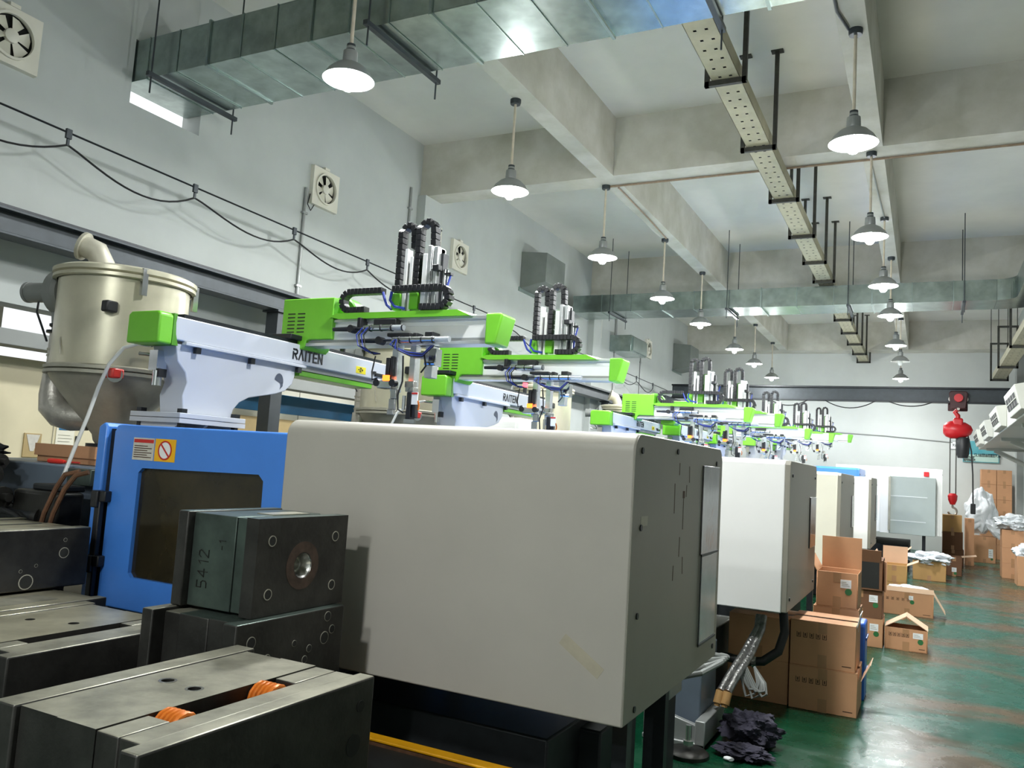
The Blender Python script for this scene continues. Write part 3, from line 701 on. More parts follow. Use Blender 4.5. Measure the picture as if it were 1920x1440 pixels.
    MB().box(XT1-.004, XT1-.001, 5.04, 5.16, 2.222, 2.275).build('axis_label', 'yellow_label', R)
    strokes(MB(), '-Z+', (XT1+.001, 5.065, 2.236), (0, 1, 0), (0, 0, 1), .028, .006, .3).build('lettering', 'ink', R)
    MB().box(XT1-.004, XT1+.012, 5.28, 5.40, 2.225, 2.25).box(XT1-.004, XT1+.02, 5.25, 5.27, 2.24, 2.26).build('socket', 'black_plastic', R)
    pv = MB().box(-4.15, -4.08, 3.33, 3.40, 2.02, 2.14).cyl((-4.11, 3.365, 1.93), (-4.11, 3.365, 2.02), .028, 12).build('air_regulator', 'chrome', R)
    MB().cyl((-4.16, 3.36, 2.115), (-4.24, 3.33, 2.12), .012, 10).build('air_fitting', 'bright_steel', pv)
    MB().box(-4.075, -4.06, 3.335, 3.39, 1.98, 2.03).build('gauge', 'black_plastic', pv)
    # small stack light on the beam
    k = MB().cyl((-4.0, 4.93, 2.34), (-4.0, 4.93, 2.43), .022, 10).build('signal_post', 'black_plastic', R)
    MB().box(-4.02, -3.98, 4.91, 4.95, 2.43, 2.48).build('signal_lens', 'led_red' if links else 'sign_red', k)
    # ---- travelling carriage (moves along the beam)
    MB().box(-4.17, -3.93, 4.28, 4.6, 2.366, 2.40).build('carriage', 'black_steel', R, bevel=.005)
    mv(R_last())
    vb = mv(MB().prism([(-4.127, 2.306), (-3.93, 2.306), (-3.905, 2.33), (-3.895, 2.365), (-3.87, 2.375), (-3.67, 2.375), (-3.67, 2.668), (-4.127, 2.668)], 4.39, 4.66, 'y').build('drive_housing', 'robot_green', R, bevel=.006))
    sl = MB()
    for x in (-4.075, -3.985):
        for k in range(6): sl.box(x, x+.065, 4.388, 4.392, 2.425+.026*k, 2.433+.026*k)
    sl.each('vent_slot', 'black_plastic', vb)
    mv(MB().lathe((-3.70, 4.60, 2.545), [(0, .1), (.14, .1), (.15, .09), (.15, 0)], 28, (0, -1, 0)).build('belt_cover', 'robot_green_dark', R))
    # kick beam (aluminium profile along X)
    q = MB().box(-3.895, -2.45, 4.42, 4.54, 2.372, 2.455).box(-3.67, -2.45, 4.42, 4.54, 2.455, 2.482)
    mv(q.build('kick_beam', 'alu_white', R, bevel=.003))
    mv(MB().box(-3.67, -2.45, 4.405, 4.42, 2.493, 2.513).box(-3.67, -2.45, 4.42, 4.54, 2.482, 2.52).build('upper_rail', 'aluminium', R, bevel=.002))
    mv(MB().box(-3.92, -2.45, 4.40, 4.54, 2.33, 2.352).build('lower_rail', 'aluminium', R, bevel=.002))
    mv(MB().box(-3.90, -2.45, 4.418, 4.54, 2.352, 2.371).build('rail_shadow_gap', 'enamel_grey', R))
    mv(MB().prism([(-2.452, 2.325), (-2.38, 2.325), (-2.335, 2.50), (-2.335, 2.515), (-2.36, 2.52), (-2.452, 2.52)], 4.37, 4.56, 'y').build('beam_end_cap', 'robot_green', R, bevel=.012, seg=3))
    fr = [(-3.685, 2.528), (-3.60, 2.507), (-2.56, 2.507), (-2.66, 2.548), (-3.62, 2.548)]; bk = [(-3.685, 2.54), (-3.60, 2.538), (-2.56, 2.538), (-2.68, 2.566), (-3.62, 2.566)]
    mv(MB().add([(x, 4.365, z) for x, z in fr]+[(x, 4.62, z) for x, z in bk], [(0,1,2,3,4),(9,8,7,6,5)]+[(i, i+5, (i+1) % 5+5, (i+1) % 5) for i in range(5)]).build('top_cover', 'robot_green', R, smooth=20))
    # horizontal cable chains
    st = .033
    pA = [(-3.27, 4.41, 2.70), (-3.52, 4.41, 2.70)]+arc((-3.54, 4.41, 2.635), .065, PI*.5, PI*1.5, 10, (1, 0, 0), (0, 0, 1))+[(-3.4, 4.41, 2.574)]
    chain(R, 'cable_chain', resample(pA, st), (0, .03, 0), .021, links)
    pB = [(-3.17, 4.385, 2.70), (-2.84, 4.385, 2.70)]+arc((-2.80, 4.385, 2.635), .065, PI*.5, -PI*.5, 10, (1, 0, 0), (0, 0, 1))+[(-2.95, 4.385, 2.574)]
    chain(R, 'cable_chain', resample(pB, st), (0, .03, 0), .021, links)
    # towers: two vertical chain loops with rails
    for (x, dr, zt) in ((-3.19, .075, 3.12), (-3.045, .085, 3.13)):
        p = [(x, 4.47, 2.66), (x, 4.47, zt)]+arc((x+dr/2+.008, 4.49, zt), dr/2+.008, PI, 0, 8, (1, 0, 0), (0, 0, 1))+[(x+dr+.016, 4.50, zt-.12)]
        chain(R, 'cable_chain', resample(p, .042), (0, .03, 0), .021, links)
        mv(MB().box(x-.032, x+.035, 4.43, 4.52, 2.575, 2.685).prism([(x-.03, 2.58), (x+.09, 2.58), (x+.035, 2.62), (x+.03, 2.68), (x-.03, 2.68)], 4.52, 4.56, 'y').build('chain_bracket', 'robot_green', R, bevel=.003))
    mv(MB().box(-3.142, -3.118, 4.44, 4.50, 2.55, 2.99).build('white_rail', 'alu_white', R, bevel=.002))
    mv(MB().box(-3.098, -3.074, 4.44, 4.50, 2.55, 2.935).build('white_rail', 'alu_white', R, bevel=.002))
    mv(MB().box(-3.112, -3.103, 4.46, 4.52, 2.5, 2.9).build('black_guide', 'black_steel', R))
    mv(MB().box(-3.02, -2.985, 4.50, 4.56, 2.55, 2.965).build('green_strip', 'robot_green_dark', R, bevel=.002))
    mv(MB().box(-2.99, -2.955, 4.43, 4.50, 2.33, 2.945).build('white_rail', 'alu_white', R, bevel=.002))
    q = MB()
    for (a, b) in ((-2.955, -2.925), (-2.918, -2.912), (-2.905, -2.875)): q.box(a, b, 4.43, 4.52, 2.33, 3.0 if a < -2.92 else 2.99)
    q.box(-2.955, -2.875, 4.47, 4.53, 2.33, 2.985)
    mv(q.build('arm_profile', 'aluminium', R, bevel=.003))
    mv(MB().box(-2.873, -2.855, 4.47, 4.53, 2.33, 2.95).build('black_guide', 'black_steel', R))
    mv(MB().box(-2.895, -2.845, 4.40, 4.45, 2.82, 2.86).build('sensor_block', 'black_plastic', R, bevel=.005))
    mv(MB().cyl((-2.835, 4.48, 2.40), (-2.835, 4.48, 2.84), .018, 14).build('air_cylinder', 'chrome', R))
    mv(MB().box(-2.83, -2.785, 4.46, 4.50, 2.80, 2.815).build('tube_clip', 'black_plastic', R))
    mv(MB().tube([(-2.795, 4.48, 2.80), (-2.81, 4.46, 2.70), (-2.812, 4.45, 2.6), (-2.815, 4.45, 2.55)], .007, 6).build('air_tube', 'tube_blue', R))
    mv(MB().tube([(-3.27, 4.40, 2.69), (-3.25, 4.40, 2.64), (-3.23, 4.40, 2.60), (-3.19, 4.40, 2.57)], .010, 6).tube([(-3.19, 4.39, 2.69), (-3.20, 4.39, 2.63), (-3.16, 4.39, 2.585), (-3.08, 4.39, 2.57)], .010, 6).build('air_tube_bundle', 'tube_blue', R))
    # horizontal cylinders in front of the kick beam
    for (xa, xb, z, y) in ((-3.345, -3.03, 2.432, 4.33), (-3.085, -2.66, 2.345, 4.30)):
        cy = mv(MB().cyl((xa, y, z), (xb-.1, y, z), .021, 16).build('air_cylinder', 'chrome', R))
        MB().cyl((xb-.1, y, z), (xb, y, z), .019, 14).build('cylinder_end', 'tube_clear', cy)
        bd = MB()
        for k in range(4): x = xa+.05+k*.085; bd.cyl((x, y, z), (x+.008, y, z), .0235, 16)
        bd.each('band', 'black_plastic', cy)
        MB().cyl((xa-.10, y, z), (xa, y, z), .008, 8).cyl((xa-.26, y, z-.002), (xa-.12, y, z-.002), .014, 10, .018).build('piston_rod', 'black_steel', cy)
        MB().cyl((xa-.10, y-.028, z-.004), (xa-.10, y+.028, z-.004), .026, 14).build('rod_clevis', 'black_plastic', cy)
    mv(MB().box(-3.42, -3.39, 4.34, 4.42, 2.42, 2.51).box(-3.30, -3.12, 4.36, 4.42, 2.455, 2.50).box(-3.16, -2.98, 4.33, 4.4, 2.375, 2.398).box(-2.95, -2.92, 4.32, 4.4, 2.365, 2.395).box(-2.86, -2.80, 4.32, 4.41, 2.36, 2.40).each('stopper_block', 'black_plastic', R, bevel=.004))
    for nm, mm, ks in (('air_tube_bundle', 'tube_blue', (0, 2)), ('air_tube_bundle', 'black_rubber', (1, 3))):
        tb = MB()
        for k in ks:
            dx = .02*k
            tb.tube([(-3.33+dx, 4.29, 2.43), (-3.37+dx, 4.28, 2.38), (-3.35+dx, 4.28, 2.31-dx*.2), (-3.29+dx, 4.30, 2.275-dx*.4), (-3.2, 4.33, 2.26)], .0042, 6)
            tb.tube([(-3.05+dx*.3, 4.27, 2.345), (-3.08+dx, 4.26, 2.31-dx*.6), (-3.02+dx, 4.27, 2.285-dx*.6), (-2.96+dx*.5, 4.29, 2.265-dx*.5), (-2.86, 4.31, 2.255-dx*.3), (-2.80+dx*.3, 4.32, 2.31)], .0042, 6)
        mv(tb.build(nm, mm, R))
    # hanging arms below the beam
    a1 = mv(MB().box(-3.155, -3.105, 4.40, 4.46, 2.02, 2.33).build('sub_arm', 'aluminium', R, bevel=.003))
    MB().box(-3.18, -3.15, 4.37, 4.40, 2.10, 2.24).box(-3.145, -3.12, 4.37, 4.40, 2.12, 2.25).build('slide_cylinder', 'black_plastic', a1, bevel=.003)
    MB().box(-3.21, -3.10, 4.33, 4.42, 2.035, 2.085).build('wrist_block', 'bright_steel', a1, bevel=.004)
    MB().cyl((-3.215, 4.325, 2.07), (-3.215, 4.365, 2.07), .024, 14).cyl((-3.09, 4.325, 2.07), (-3.09, 4.365, 2.07), .024, 14).each('rotary_joint', 'black_plastic', a1)
    MB().box(-3.165, -3.115, 4.325, 4.335, 2.085, 2.12).build('status_led', 'led_orange', a1)
    MB().tube([(-3.26, 4.36, 2.25), (-3.265, 4.34, 2.14), (-3.25, 4.33, 2.09), (-3.21, 4.33, 2.1)], .005, 6).build('air_tube', 'black_rubber', a1)
    g = MB().box(-3.12, -3.075, 4.36, 4.40, 1.97, 2.035).box(-3.135, -3.085, 4.37, 4.39, 1.90, 1.97).box(-3.14, -3.09, 4.365, 4.395, 1.865, 1.90)
    g.build('sprue_gripper', 'bright_steel', a1, bevel=.003)
    a2 = mv(MB().box(-3.055, -3.01, 4.46, 4.52, 1.95, 2.33).box(-2.93, -2.87, 4.45, 4.52, 2.12, 2.33).build('main_arm', 'aluminium', R, bevel=.003))
    MB().box(-3.02, -2.955, 4.38, 4.44, 2.02, 2.05).box(-3.04, -2.97, 4.40, 4.44, 2.05, 2.09).box(-2.99, -2.86, 4.40, 4.45, 2.24, 2.28).each('wrist_block', 'bright_steel', a2, bevel=.003)
    MB().box(-2.99, -2.955, 4.36, 4.42, 1.84, 2.015).box(-2.95, -2.925, 4.37, 4.41, 1.85, 1.95).build('gripper_body', 'black_plastic', a2, bevel=.004)
    MB().cyl((-3.0, 4.35, 1.90), (-3.0, 4.35, 1.99), .012, 10).box(-3.0, -2.92, 4.36, 4.38, 1.815, 1.84).each('gripper_finger', 'chrome', a2)
    MB().box(-2.945, -2.90, 4.352, 4.36, 1.935, 2.015).build('warning_label', 'paper_white', a2)
    MB().box(-2.945, -2.90, 4.350, 4.352, 2.0, 2.012).build('label_stripe', 'sign_red', a2)
    MB().tube([(-3.04, 4.36, 2.25), (-3.02, 4.34, 2.16), (-3.01, 4.33, 2.08), (-3.04, 4.33, 1.99), (-3.035, 4.34, 1.90), (-3.0, 4.35, 1.88)], .006, 6).tube([(-2.86, 4.33, 2.26), (-2.84, 4.33, 2.18), (-2.88, 4.34, 2.14)], .006, 6).build('air_tube', 'black_rubber', a2)
    MB().box(-2.86, -2.80, 4.38, 4.45, 2.19, 2.30).cyl((-2.87, 4.36, 2.2), (-2.79, 4.36, 2.2), .012, 8).build('valve_block', 'chrome', a2, bevel=.003)
    MB().tube([(-2.9, 4.36, 1.96), (-2.89, 4.36, 1.93), (-2.895, 4.36, 1.90)], .006, 6).build('sensor_cable', 'led_orange' if False else 'spring_orange', a2)
    return R
def R_last(): return bpy.data.objects[-1] if False else [o for o in COL.objects][-1]
R1 = make_robot(True)
R1['label'] = 'nearest green and white robot, on the blue machine, lettered beam'
Rf = make_robot(False)
# (dx, g near end Y, xbeam Y, dz)
spec = [(.10, 6.20, 6.36, .0, 'second robot from the camera, right of the nearest one, above grey cover'),
        (.32, 9.85, 10.85, .0, 'third robot from the camera, beam lettered, ending above white cover corner'),
        (.50, 12.5, 12.15, .03, 'fourth robot, its beam end cap just right of the third'),
        (.52, 14.95, 15.25, .02, 'fifth robot, seen over the top of the white machine cover'),
        (.55, 18.55, 18.95, .16, 'sixth robot, far away before the crane bridge'),
        (.72, 21.0, 21.6, .30, 'farthest robot, its beam end near the hoist side')]
for i, (dx, g, xb, dz, lab) in enumerate(spec):
    sh = V((0, (xb-4.4)-(g-3.2), 0))
    if i == 0: o = copy_tree(R1, None, sh)
    else: o = copy_tree(Rf, None, sh)
    o.location = R1.location+V((dx, g-3.2, dz)); o['label'] = lab
bpy.data.objects.remove(Rf) if False else None
def drop(o):
    for c in kids(o): drop(c)
    bpy.data.objects.remove(o)
drop(Rf)

# ================================================================== HOPPER DRYERS
def make_hopper():
    cx, cy = -4.78, 3.6
    H = thing('hopper_dryer', '', 'hopper', (cx, cy, 1.45), 'hopper dryers')
    r = .40
    MB().lathe((cx, cy, 0), [(r, 2.0), (r, 2.62)], 48).build('tank', 'hopper_steel', H)
    l = MB().lathe((cx, cy, 0), [(r+.01, 2.60), (r+.035, 2.605), (r+.035, 2.625), (r+.02, 2.63), (r+.04, 2.64), (r+.04, 2.665), (r+.01, 2.68), (0, 2.69)], 48).build('lid', 'hopper_steel', H)
    for a in (-.42, .9, 2.4): MB().box(cx+(r+.03)*math.cos(a)-.012, cx+(r+.03)*math.cos(a)+.012, cy+(r+.03)*math.sin(a)-.02, cy+(r+.03)*math.sin(a)+.02, 2.5, 2.67).build('latch', 'chrome', l)
    MB().lathe((cx, cy, 0), [(r+.005, 1.99), (r+.03, 1.99), (r+.03, 2.01), (r+.006, 2.015), (r+.03, 2.02), (r+.03, 2.04), (r, 2.05)], 48).build('flange_ring', 'hopper_dull', H)
    MB().lathe((cx, cy, 0), [(r, 1.99), (r-.02, 1.95), (.11, 1.62), (.10, 1.58), (.085, 1.56)], 48).build('cone', 'hopper_dull', H)
    MB().lathe((cx, cy, 0), [(.085, 1.56), (.14, 1.56), (.14, 1.53), (.08, 1.53), (.08, 1.475), (.13, 1.475), (.13, 1.452), (0, 1.452)], 24).build('throat', 'machine_dark', H)
    MB().tube([(cx-.1, cy-.12, 2.68), (cx-.1, cy-.12, 2.74), (cx-.13, cy-.15, 2.82), (cx-.2, cy-.2, 2.85)], .075, 16, caps=False).build('inlet_pipe', 'hopper_dull', H)
    MB().ring((cx-.19, cy-.195, 2.846), (-.8, -.5, .3), .05, .095, .02, 20).build('pipe_flange', 'hopper_dull', H)
    # blower and hot air duct on the left side
    c0 = V((cx-.335, cy-.22, 2.535)); d = V((-.92, -.05, .02)).normalized(); d = V((-.88, -.22, 0)).normalized()
    b = MB().lathe(c0, [(0, -.05), (.125, -.05), (.145, -.03), (.145, .03), (.125, .05), (0, .05)], 32, d).build('blower_housing', 'blower_grey', H)
    MB().cyl(c0+d*.05, c0+d*.08, .09, 24).cyl(c0+d*.08, c0+d*.25, .066, 24).cyl(c0+d*.25, c0+d*.27, .070, 24).cyl(c0+d*.27, c0+d*.272, .05, 24).build('motor', 'blower_grey', b)
    MB().tube([c0+V((.0, 0, -.1)), c0+V((.0, .02, -.24))], .055, 16).build('blower_outlet', 'blower_grey', b)
    px, py = cx-.335, cy-.20
    MB().lathe((px, py, 0), [(.05, 2.325), (.07, 2.325), (.07, 2.31), (.055, 2.30), (.055, 2.28), (.085, 2.28), (.085, 2.265), (.06, 2.26)], 20).build('pipe_flange', 'machine_dark', H)
    q = MB().lathe((px, py, 0), [(.062, 2.26), (.062, 1.98)], 24).build('heater_pipe', 'foil', H)
    k = MB()
    for z in (2.15, 2.11, 2.03): k.ring((px, py, z), (0, 0, 1), .060, .068, .012, 20)
    k.each('pipe_band', 'hopper_dull', q)
    MB().tube([(px, py, 2.0), (px, py, 1.86), (px+.02, py, 1.79), (px+.07, py+.02, 1.74), (px+.15, py+.05, 1.72), (px+.24, py+.1, 1.72)], [.075, .085, .095, .095, .09, .08], 20).build('elbow_duct', 'foil', H)
    MB().cyl((cx+.33, cy-.26, 1.98), (cx+.42, cy-.33, 1.98), .045, 14).build('sight_flange', 'chrome', H)
    MB().box(cx+.36, cx+.44, cy-.36, cy-.28, 1.96, 2.02).build('red_valve_handle', 'tool_red', H, bevel=.01)
    MB().tube([(px-.16, py-.07, 2.48), (px-.15, py-.08, 2.40), (px-.05, py-.10, 2.30), (px+.02, py-.1, 2.2)], .007, 6).build('power_cord', 'black_rubber', H)
    MB().tube([(cx-.04, cy-.34, 2.32), (cx-.03, cy-.40, 2.2), (cx, cy-.41, 2.1)], .004, 6).build('seam_wire', 'hopper_dull', H)
    MB().box(cx+.26, cx+.32, cy-.36, cy-.28, 2.37, 2.44).build('handle', 'black_plastic', H, bevel=.01)
    return H
H0 = make_hopper()
H0['label'] = 'large steel hopper dryer with blower at left behind nearest robot'
for i, (dx, y, dz, lab) in enumerate(((.16, 6.65, 0, 'steel hopper dryer partly hidden behind the near robot arms'), (.0, 10.3, 0, 'hopper dryer with round blower behind the third robot'), (.2, 13.2, .0, 'hopper dryer hidden behind far robots'))):
    o = copy_tree(H0); o.location = (-4.78+dx, y, 1.45+dz); o['label'] = lab

# ================================================================== MACHINES
def screw_heads(mb, pts, r=.012):
    for p in pts: mb.cyl(p, V(p)+V((.006, 0, 0)), r, 10)
# --- machine 1
T = thing('molding_machine', 'nearest injection molding machine with big grey clamp cover and blue safety door', 'machine', (-2.8, 3.5, 0))
cp = []
X0c, X1c, Z0c, Z1c, rc = -2.50, -.91, .73, 1.735, .07
# rounded cover shell: section along Y, profile in XZ with rounded upper left and upper right
prof = [(X0c, Z0c), (X1c, Z0c)] + [(X1c-.0, Z1c-.03), (X1c-.03, Z1c)] + [(X0c+.09-.09*math.sin(a), Z1c-.09+.09*math.cos(a)) for a in [PI/2*i/8 for i in range(9)]]
cov = MB()
# front plate with rounded top front edge: sweep in Y
yp = [(2.75, Z0c), (2.75, Z1c-rc)]+[(2.75+rc-rc*math.cos(a), Z1c-rc+rc*math.sin(a)) for a in [PI/2*i/8 for i in range(1, 9)]]+[(4.13-.05, Z1c), (4.13-.015, Z1c-.015), (4.13, Z1c-.05), (4.13, Z0c)]
cv = MB().prism(yp, X0c, X1c, 'x').build('clamp_cover', 'cover_grey', T, bevel=.006, seg=2)
sd = MB(); screw_heads(sd, [(-.91, 2.83, 1.705-.03), (-.91, 2.85, 1.40), (-.91, 2.853, 1.09), (-.91, 2.87, .766), (-.91, 4.0, 1.66), (-.91, 4.05, .79), (-.91, 4.06, 1.1), (-.91, 3.3, 1.69)])
sd.each('screw', 'black_steel', cv)
ep = MB().prism([(2.754, Z0c+.004), (2.754, Z1c-rc)]+[(2.754+rc-rc*math.cos(a), Z1c-.004-rc+rc*math.sin(a)) for a in [PI/2*i/8 for i in range(1, 9)]]+[(4.075, Z1c-.004), (4.126, Z1c-.052), (4.126, Z0c+.004)], -.912, -.9085, 'x').build('end_panel', 'cover_side_shaded', cv)
pk = MB().box(-.912, -.902, 3.73, 4.05, 1.24, 1.645).build('document_pocket', 'pocket_film', cv, bevel=.004)
pk2 = MB().box(-.912, -.903, 3.76, 4.06, .845, 1.235).build('document_pocket', 'pocket_pale', cv, bevel=.004)
MB().box(-.904, -.9, 3.74, 3.75, .84, 1.24).box(-.904, -.9, 3.74, 4.07, .835, .845).box(-.904, -.9, 3.74, 4.07, 1.235, 1.245).build('pocket_edge', 'dark_steel', cv)
sm = MB()
random.seed(3)
for (y, z, h) in ((3.28, 1.5, .12), (3.34, 1.62, .05), (3.42, 1.45, .16), (3.38, 1.3, .08), (3.3, 1.2, .06), (3.44, 1.22, .07), (3.5, 1.6, .07), (3.46, 1.53, .05)):
    sm.obox((-.9083, y, z), V((0, .004*random.uniform(-1, 1), h/2)), V((0, .0035, 0)), V((.0004, 0, 0)))
sm.box(-.9085, -.908, 3.405, 3.435, 1.50, 1.53)
sm.build('scuff_mark', 'print', cv, kind='stuff')
MB().box(-.9086, -.908, 2.85, 2.93, 1.405, 1.44).build('worn_stamp', 'hopper_dull', cv)
tp = MB().obox((-1.07, 2.7495, .945), V((.075, 0, -.05)), V((.012, 0, .018)), V((0, .0006, 0))).build('tape_scrap', 'tape_clear', cv)
# blue part
bp = [(X, Z) for X, Z in ((-3.76, .77), (-2.48, .77), (-2.48, 1.672), (-3.70, 1.672), (-3.745, 1.655), (-3.76, 1.62))]
Yb = 2.80
dr = MB().prism([(-3.69, .77), (-2.46, .77), (-2.46, 1.672), (-3.66, 1.672), (-3.69, 1.64)], Yb, Yb+.05, 'y')
D = dr.build('safety_door', 'machine_blue', T, bevel=.012, seg=3)
ct = MB().prism([(-3.46, .93), (-3.48, .95), (-3.48, 1.44), (-3.455, 1.463), (-2.69, 1.478), (-2.66, 1.45), (-2.65, .95), (-2.68, .93)], Yb-.1, Yb+.2, 'y')
apply_cut(D, ct)
MB().box(-3.5, -2.63, Yb+.02, Yb+.03, .91, 1.49).build('door_window', 'tinted_window', D)
MB().box(-3.69, -2.46, Yb+.005, Yb+.9, 1.60, 1.674).build('door_top_return', 'machine_blue', T, bevel=.02, seg=3)
MB().prism([(-3.80, .77), (-3.74, .77), (-3.735, 1.66), (-3.755, 1.683), (-3.80, 1.66)], Yb-.01, Yb+.85, 'y').build('door_post', 'machine_blue', T, bevel=.012, seg=3)
MB().box(-3.735, -3.692, Yb+.02, Yb+.06, .77, 1.65).build('door_gap', 'black_rubber', T)
MB().box(-3.735, -3.695, Yb-.035, Yb-.005, .72, 1.33).build('handle_bar', 'black_plastic', D, bevel=.006)
for z in (1.30, .98):
    MB().box(-3.75, -3.70, Yb-.05, Yb, z-.05, z+.035).box(-3.70, -3.655, Yb-.04, Yb, z-.02, z+.035).build('handle_bracket', 'black_plastic', D, bevel=.006)
# stickers on the door
a = MB().box(-3.535, -3.385, Yb-.002, Yb, 1.502, 1.612).build('warning_notice', 'paper_grey', D)
MB().box(-3.53, -3.39, Yb-.003, Yb-.002, 1.588, 1.605).build('notice_header', 'sign_red', a)
tx = MB()
for k in range(6): tx.box(-3.525, -3.40-.03*(k % 2), Yb-.003, Yb-.002, 1.515+.011*k, 1.519+.011*k)
tx.build('printed_line', 'print', a)
a = MB().box(-3.378, -3.235, Yb-.002, Yb, 1.502, 1.612).build('prohibition_sticker', 'sign_orange', D)
MB().disc((-3.306, Yb-.0028, 1.557), (0, -1, 0), .045, 28).build('sign_disc', 'paper_white', a)
MB().ring((-3.306, Yb-.0025, 1.557), (0, -1, 0), .040, .047, .002, 28).obox((-3.306, Yb-.004, 1.557), V((.030, 0, -.030)), V((.003, 0, .003)), V((0, .0006, 0))).build('prohibition_ring', 'sign_red', a)
# machine body under and behind
MB().box(-6.0, -2.6, 2.95, 4.3, 0, .62).build('base_frame', 'machine_dark', T, bevel=.01)
MB().box(-2.6, -1.35, 3.15, 4.1, 0, .5).build('clamp_base', 'machine_dark', T, bevel=.01)
MB().box(-4.12, -3.9, 3.2, 4.2, .62, 1.664).build('fixed_platen', 'machine_steelblue', T, bevel=.01)
MB().box(-2.75, -2.52, 2.98, 4.2, .62, 1.6).build('moving_platen', 'machine_dark', T, bevel=.01)
for y in (3.15, 4.0):
    for z in (.9, 1.45): MB().cyl((-3.9, y, z), (-2.75, y, z), .05, 16).build('tie_bar', 'bright_steel', T)
iu = MB().box(-5.5, -4.14, 3.05, 4.15, .95, 1.43).build('injection_unit', 'machine_steelblue', T, bevel=.01)
MB().box(-4.95, -4.62, 3.45, 3.75, 1.43, 1.45).build('feed_block', 'machine_dark', iu)
for x, y in ((-.99, 3.0), (-1.13, 4.0), (-2.3, 2.9), (-2.3, 4.0)):
    MB().box(x-.028, x+.028, y-.028, y+.028, 0, .75).build('cover_leg', 'black_steel', T)
MB().box(-1.5, -1.25, 3.5, 4.0, .0, .46).build('end_bracket', 'machine_dark', T, bevel=.01)
t = thing('levelling_mount', 'round steel levelling mount with bolt on floor under the grey cover', 'mount', (-1.2, 5.1, 0))

def clear_thing(o): bpy.data.objects.remove(o)
clear_thing(t)
# --- generic other machines
def machine(label, y0, y1, x1, x0, zt, covmat, zb=.73, sidemat=None, door=None, doorz=1.65, pocket=True, pz=1.66):
    T = thing('molding_machine', label, 'machine', ((x0+x1)/2-1, (y0+y1)/2, 0))
    yp = [(y0, zb), (y0, zt-.03), (y0+.03, zt), (y1-.05, zt), (y1, zt-.05), (y1, zb)]
    c = MB().prism(yp, x0, x1-.035, 'x').build('clamp_cover', covmat, T, bevel=.006)
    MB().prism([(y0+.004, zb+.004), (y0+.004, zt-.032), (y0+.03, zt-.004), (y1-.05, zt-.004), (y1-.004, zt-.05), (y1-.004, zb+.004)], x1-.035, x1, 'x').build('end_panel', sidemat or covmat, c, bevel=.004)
    s = MB(); screw_heads(s, [(x1, y0+.1, zt-.1), (x1, y1-.12, zt-.1), (x1, y0+.1, zb+.08), (x1, y1-.12, zb+.08)]); s.each('screw', 'black_steel', c)
    if pocket: MB().box(x1-.001, x1+.01, y1-.42, y1-.08, zb+.35, zt-.25).build('document_pocket', 'pocket_film', c, bevel=.004)
    yc = (y0+y1)/2
    MB().box(x0-3.0, x0, y0+.2, y1-.1, 0, .6).build('base_frame', 'machine_dark', T, bevel=.01)
    MB().box(x0, x1-.56, y0+.35, y1-.3, 0, .5).build('clamp_base', 'machine_dark', T, bevel=.01)
    MB().box(x0-1.75, x0-1.15, y0+.1, y1-.1, .6, pz).build('fixed_platen', 'machine_steelblue', T, bevel=.01)
    d = MB().box(x0-1.15, x0, y0+.06, y0+.11, .75, doorz).build('safety_door', door or 'machine_blue', T, bevel=.01)
    MB().box(x0-.95, x0-.2, y0+.05, y0+.06, .9, 1.45).build('door_window', 'tinted_window', d)
    MB().box(x0-1.15, x0, y0+.11, y1-.1, doorz-.06, doorz).build('door_top_return', door or 'machine_blue', T, bevel=.01)
    MB().box(x0-2.7, x0-1.5, y0+.25, y1-.2, .95, 1.3).build('injection_unit', 'machine_steelblue', T, bevel=.01)
    MB().box(x0-2.55, x0-2.1, yc-.1, yc+.5, 1.3, 1.45).build('feed_block', 'machine_dark', T)
    MB().cyl((x0-1.5, yc, 1.36), (x0-2.5, yc, 1.36), .08, 16).build('barrel', 'oily_steel', T)
    for x in ((x1-.3,) if y0 > 7 else ())+(x0+.2,):
        for y in (y0+.15, y1-.15): MB().box(x-.03, x+.03, y-.03, y+.03, 0, zb).build('cover_leg', 'black_steel', T)
    return T
machine('second molding machine with bright white square clamp cover', 5.6, 7.05, -.79, -2.3, 1.735, 'cover_white', .75, 'cover_side_shaded')
machine('third molding machine with off-white cover behind the carton stacks', 9.3, 11.1, -.80, -2.3, 1.72, 'cream_panel', .74, 'cover_side_shaded')
machine('fourth molding machine with narrow white cover strip visible', 12.3, 13.75, -.67, -2.2, 1.72, 'cover_white', .74, 'cover_side_shaded')
machine('fifth molding machine with blue top strip showing behind white cover', 14.6, 16.1, -.98, -2.3, 1.88, 'machine_blue', .74, 'machine_blue', pocket=False)
T = machine('sixth molding machine, large white body with a grey front door', 17.4, 20.3, .27, -1.6, 1.99, 'cover_white', .74, 'cover_white', 'cover_white', 1.9, pocket=False, pz=1.82)
g = MB().box(-.62, .16, 17.2, 17.39, .74, 1.82).build('front_door', 'door_grey', T, bevel=.008)
MB().box(-.6, .02, 17.195, 17.2, 1.44, 1.448).box(-.6, 0., 17.195, 17.2, .98, .988).each('door_groove', 'paper_white', g)
MB().box(-.78, -.62, 17.15, 17.4, .74, 1.83).build('door_jamb', 'cover_white', T, bevel=.006)
MB().box(-.64, -.6, 17.12, 17.2, .80, 1.80).build('door_handle_strip', 'hopper_dull', g)
MB().box(-.045, .045, 17.36, 17.4, 1.84, 1.93).build('alarm_lamp', 'hoist_red', T, bevel=.006)
machine('seventh molding machine, almost hidden at far end', 20.9, 23.0, -.9, -2.2, 1.72, 'cover_white', .74, 'cover_side_shaded', pz=1.96)

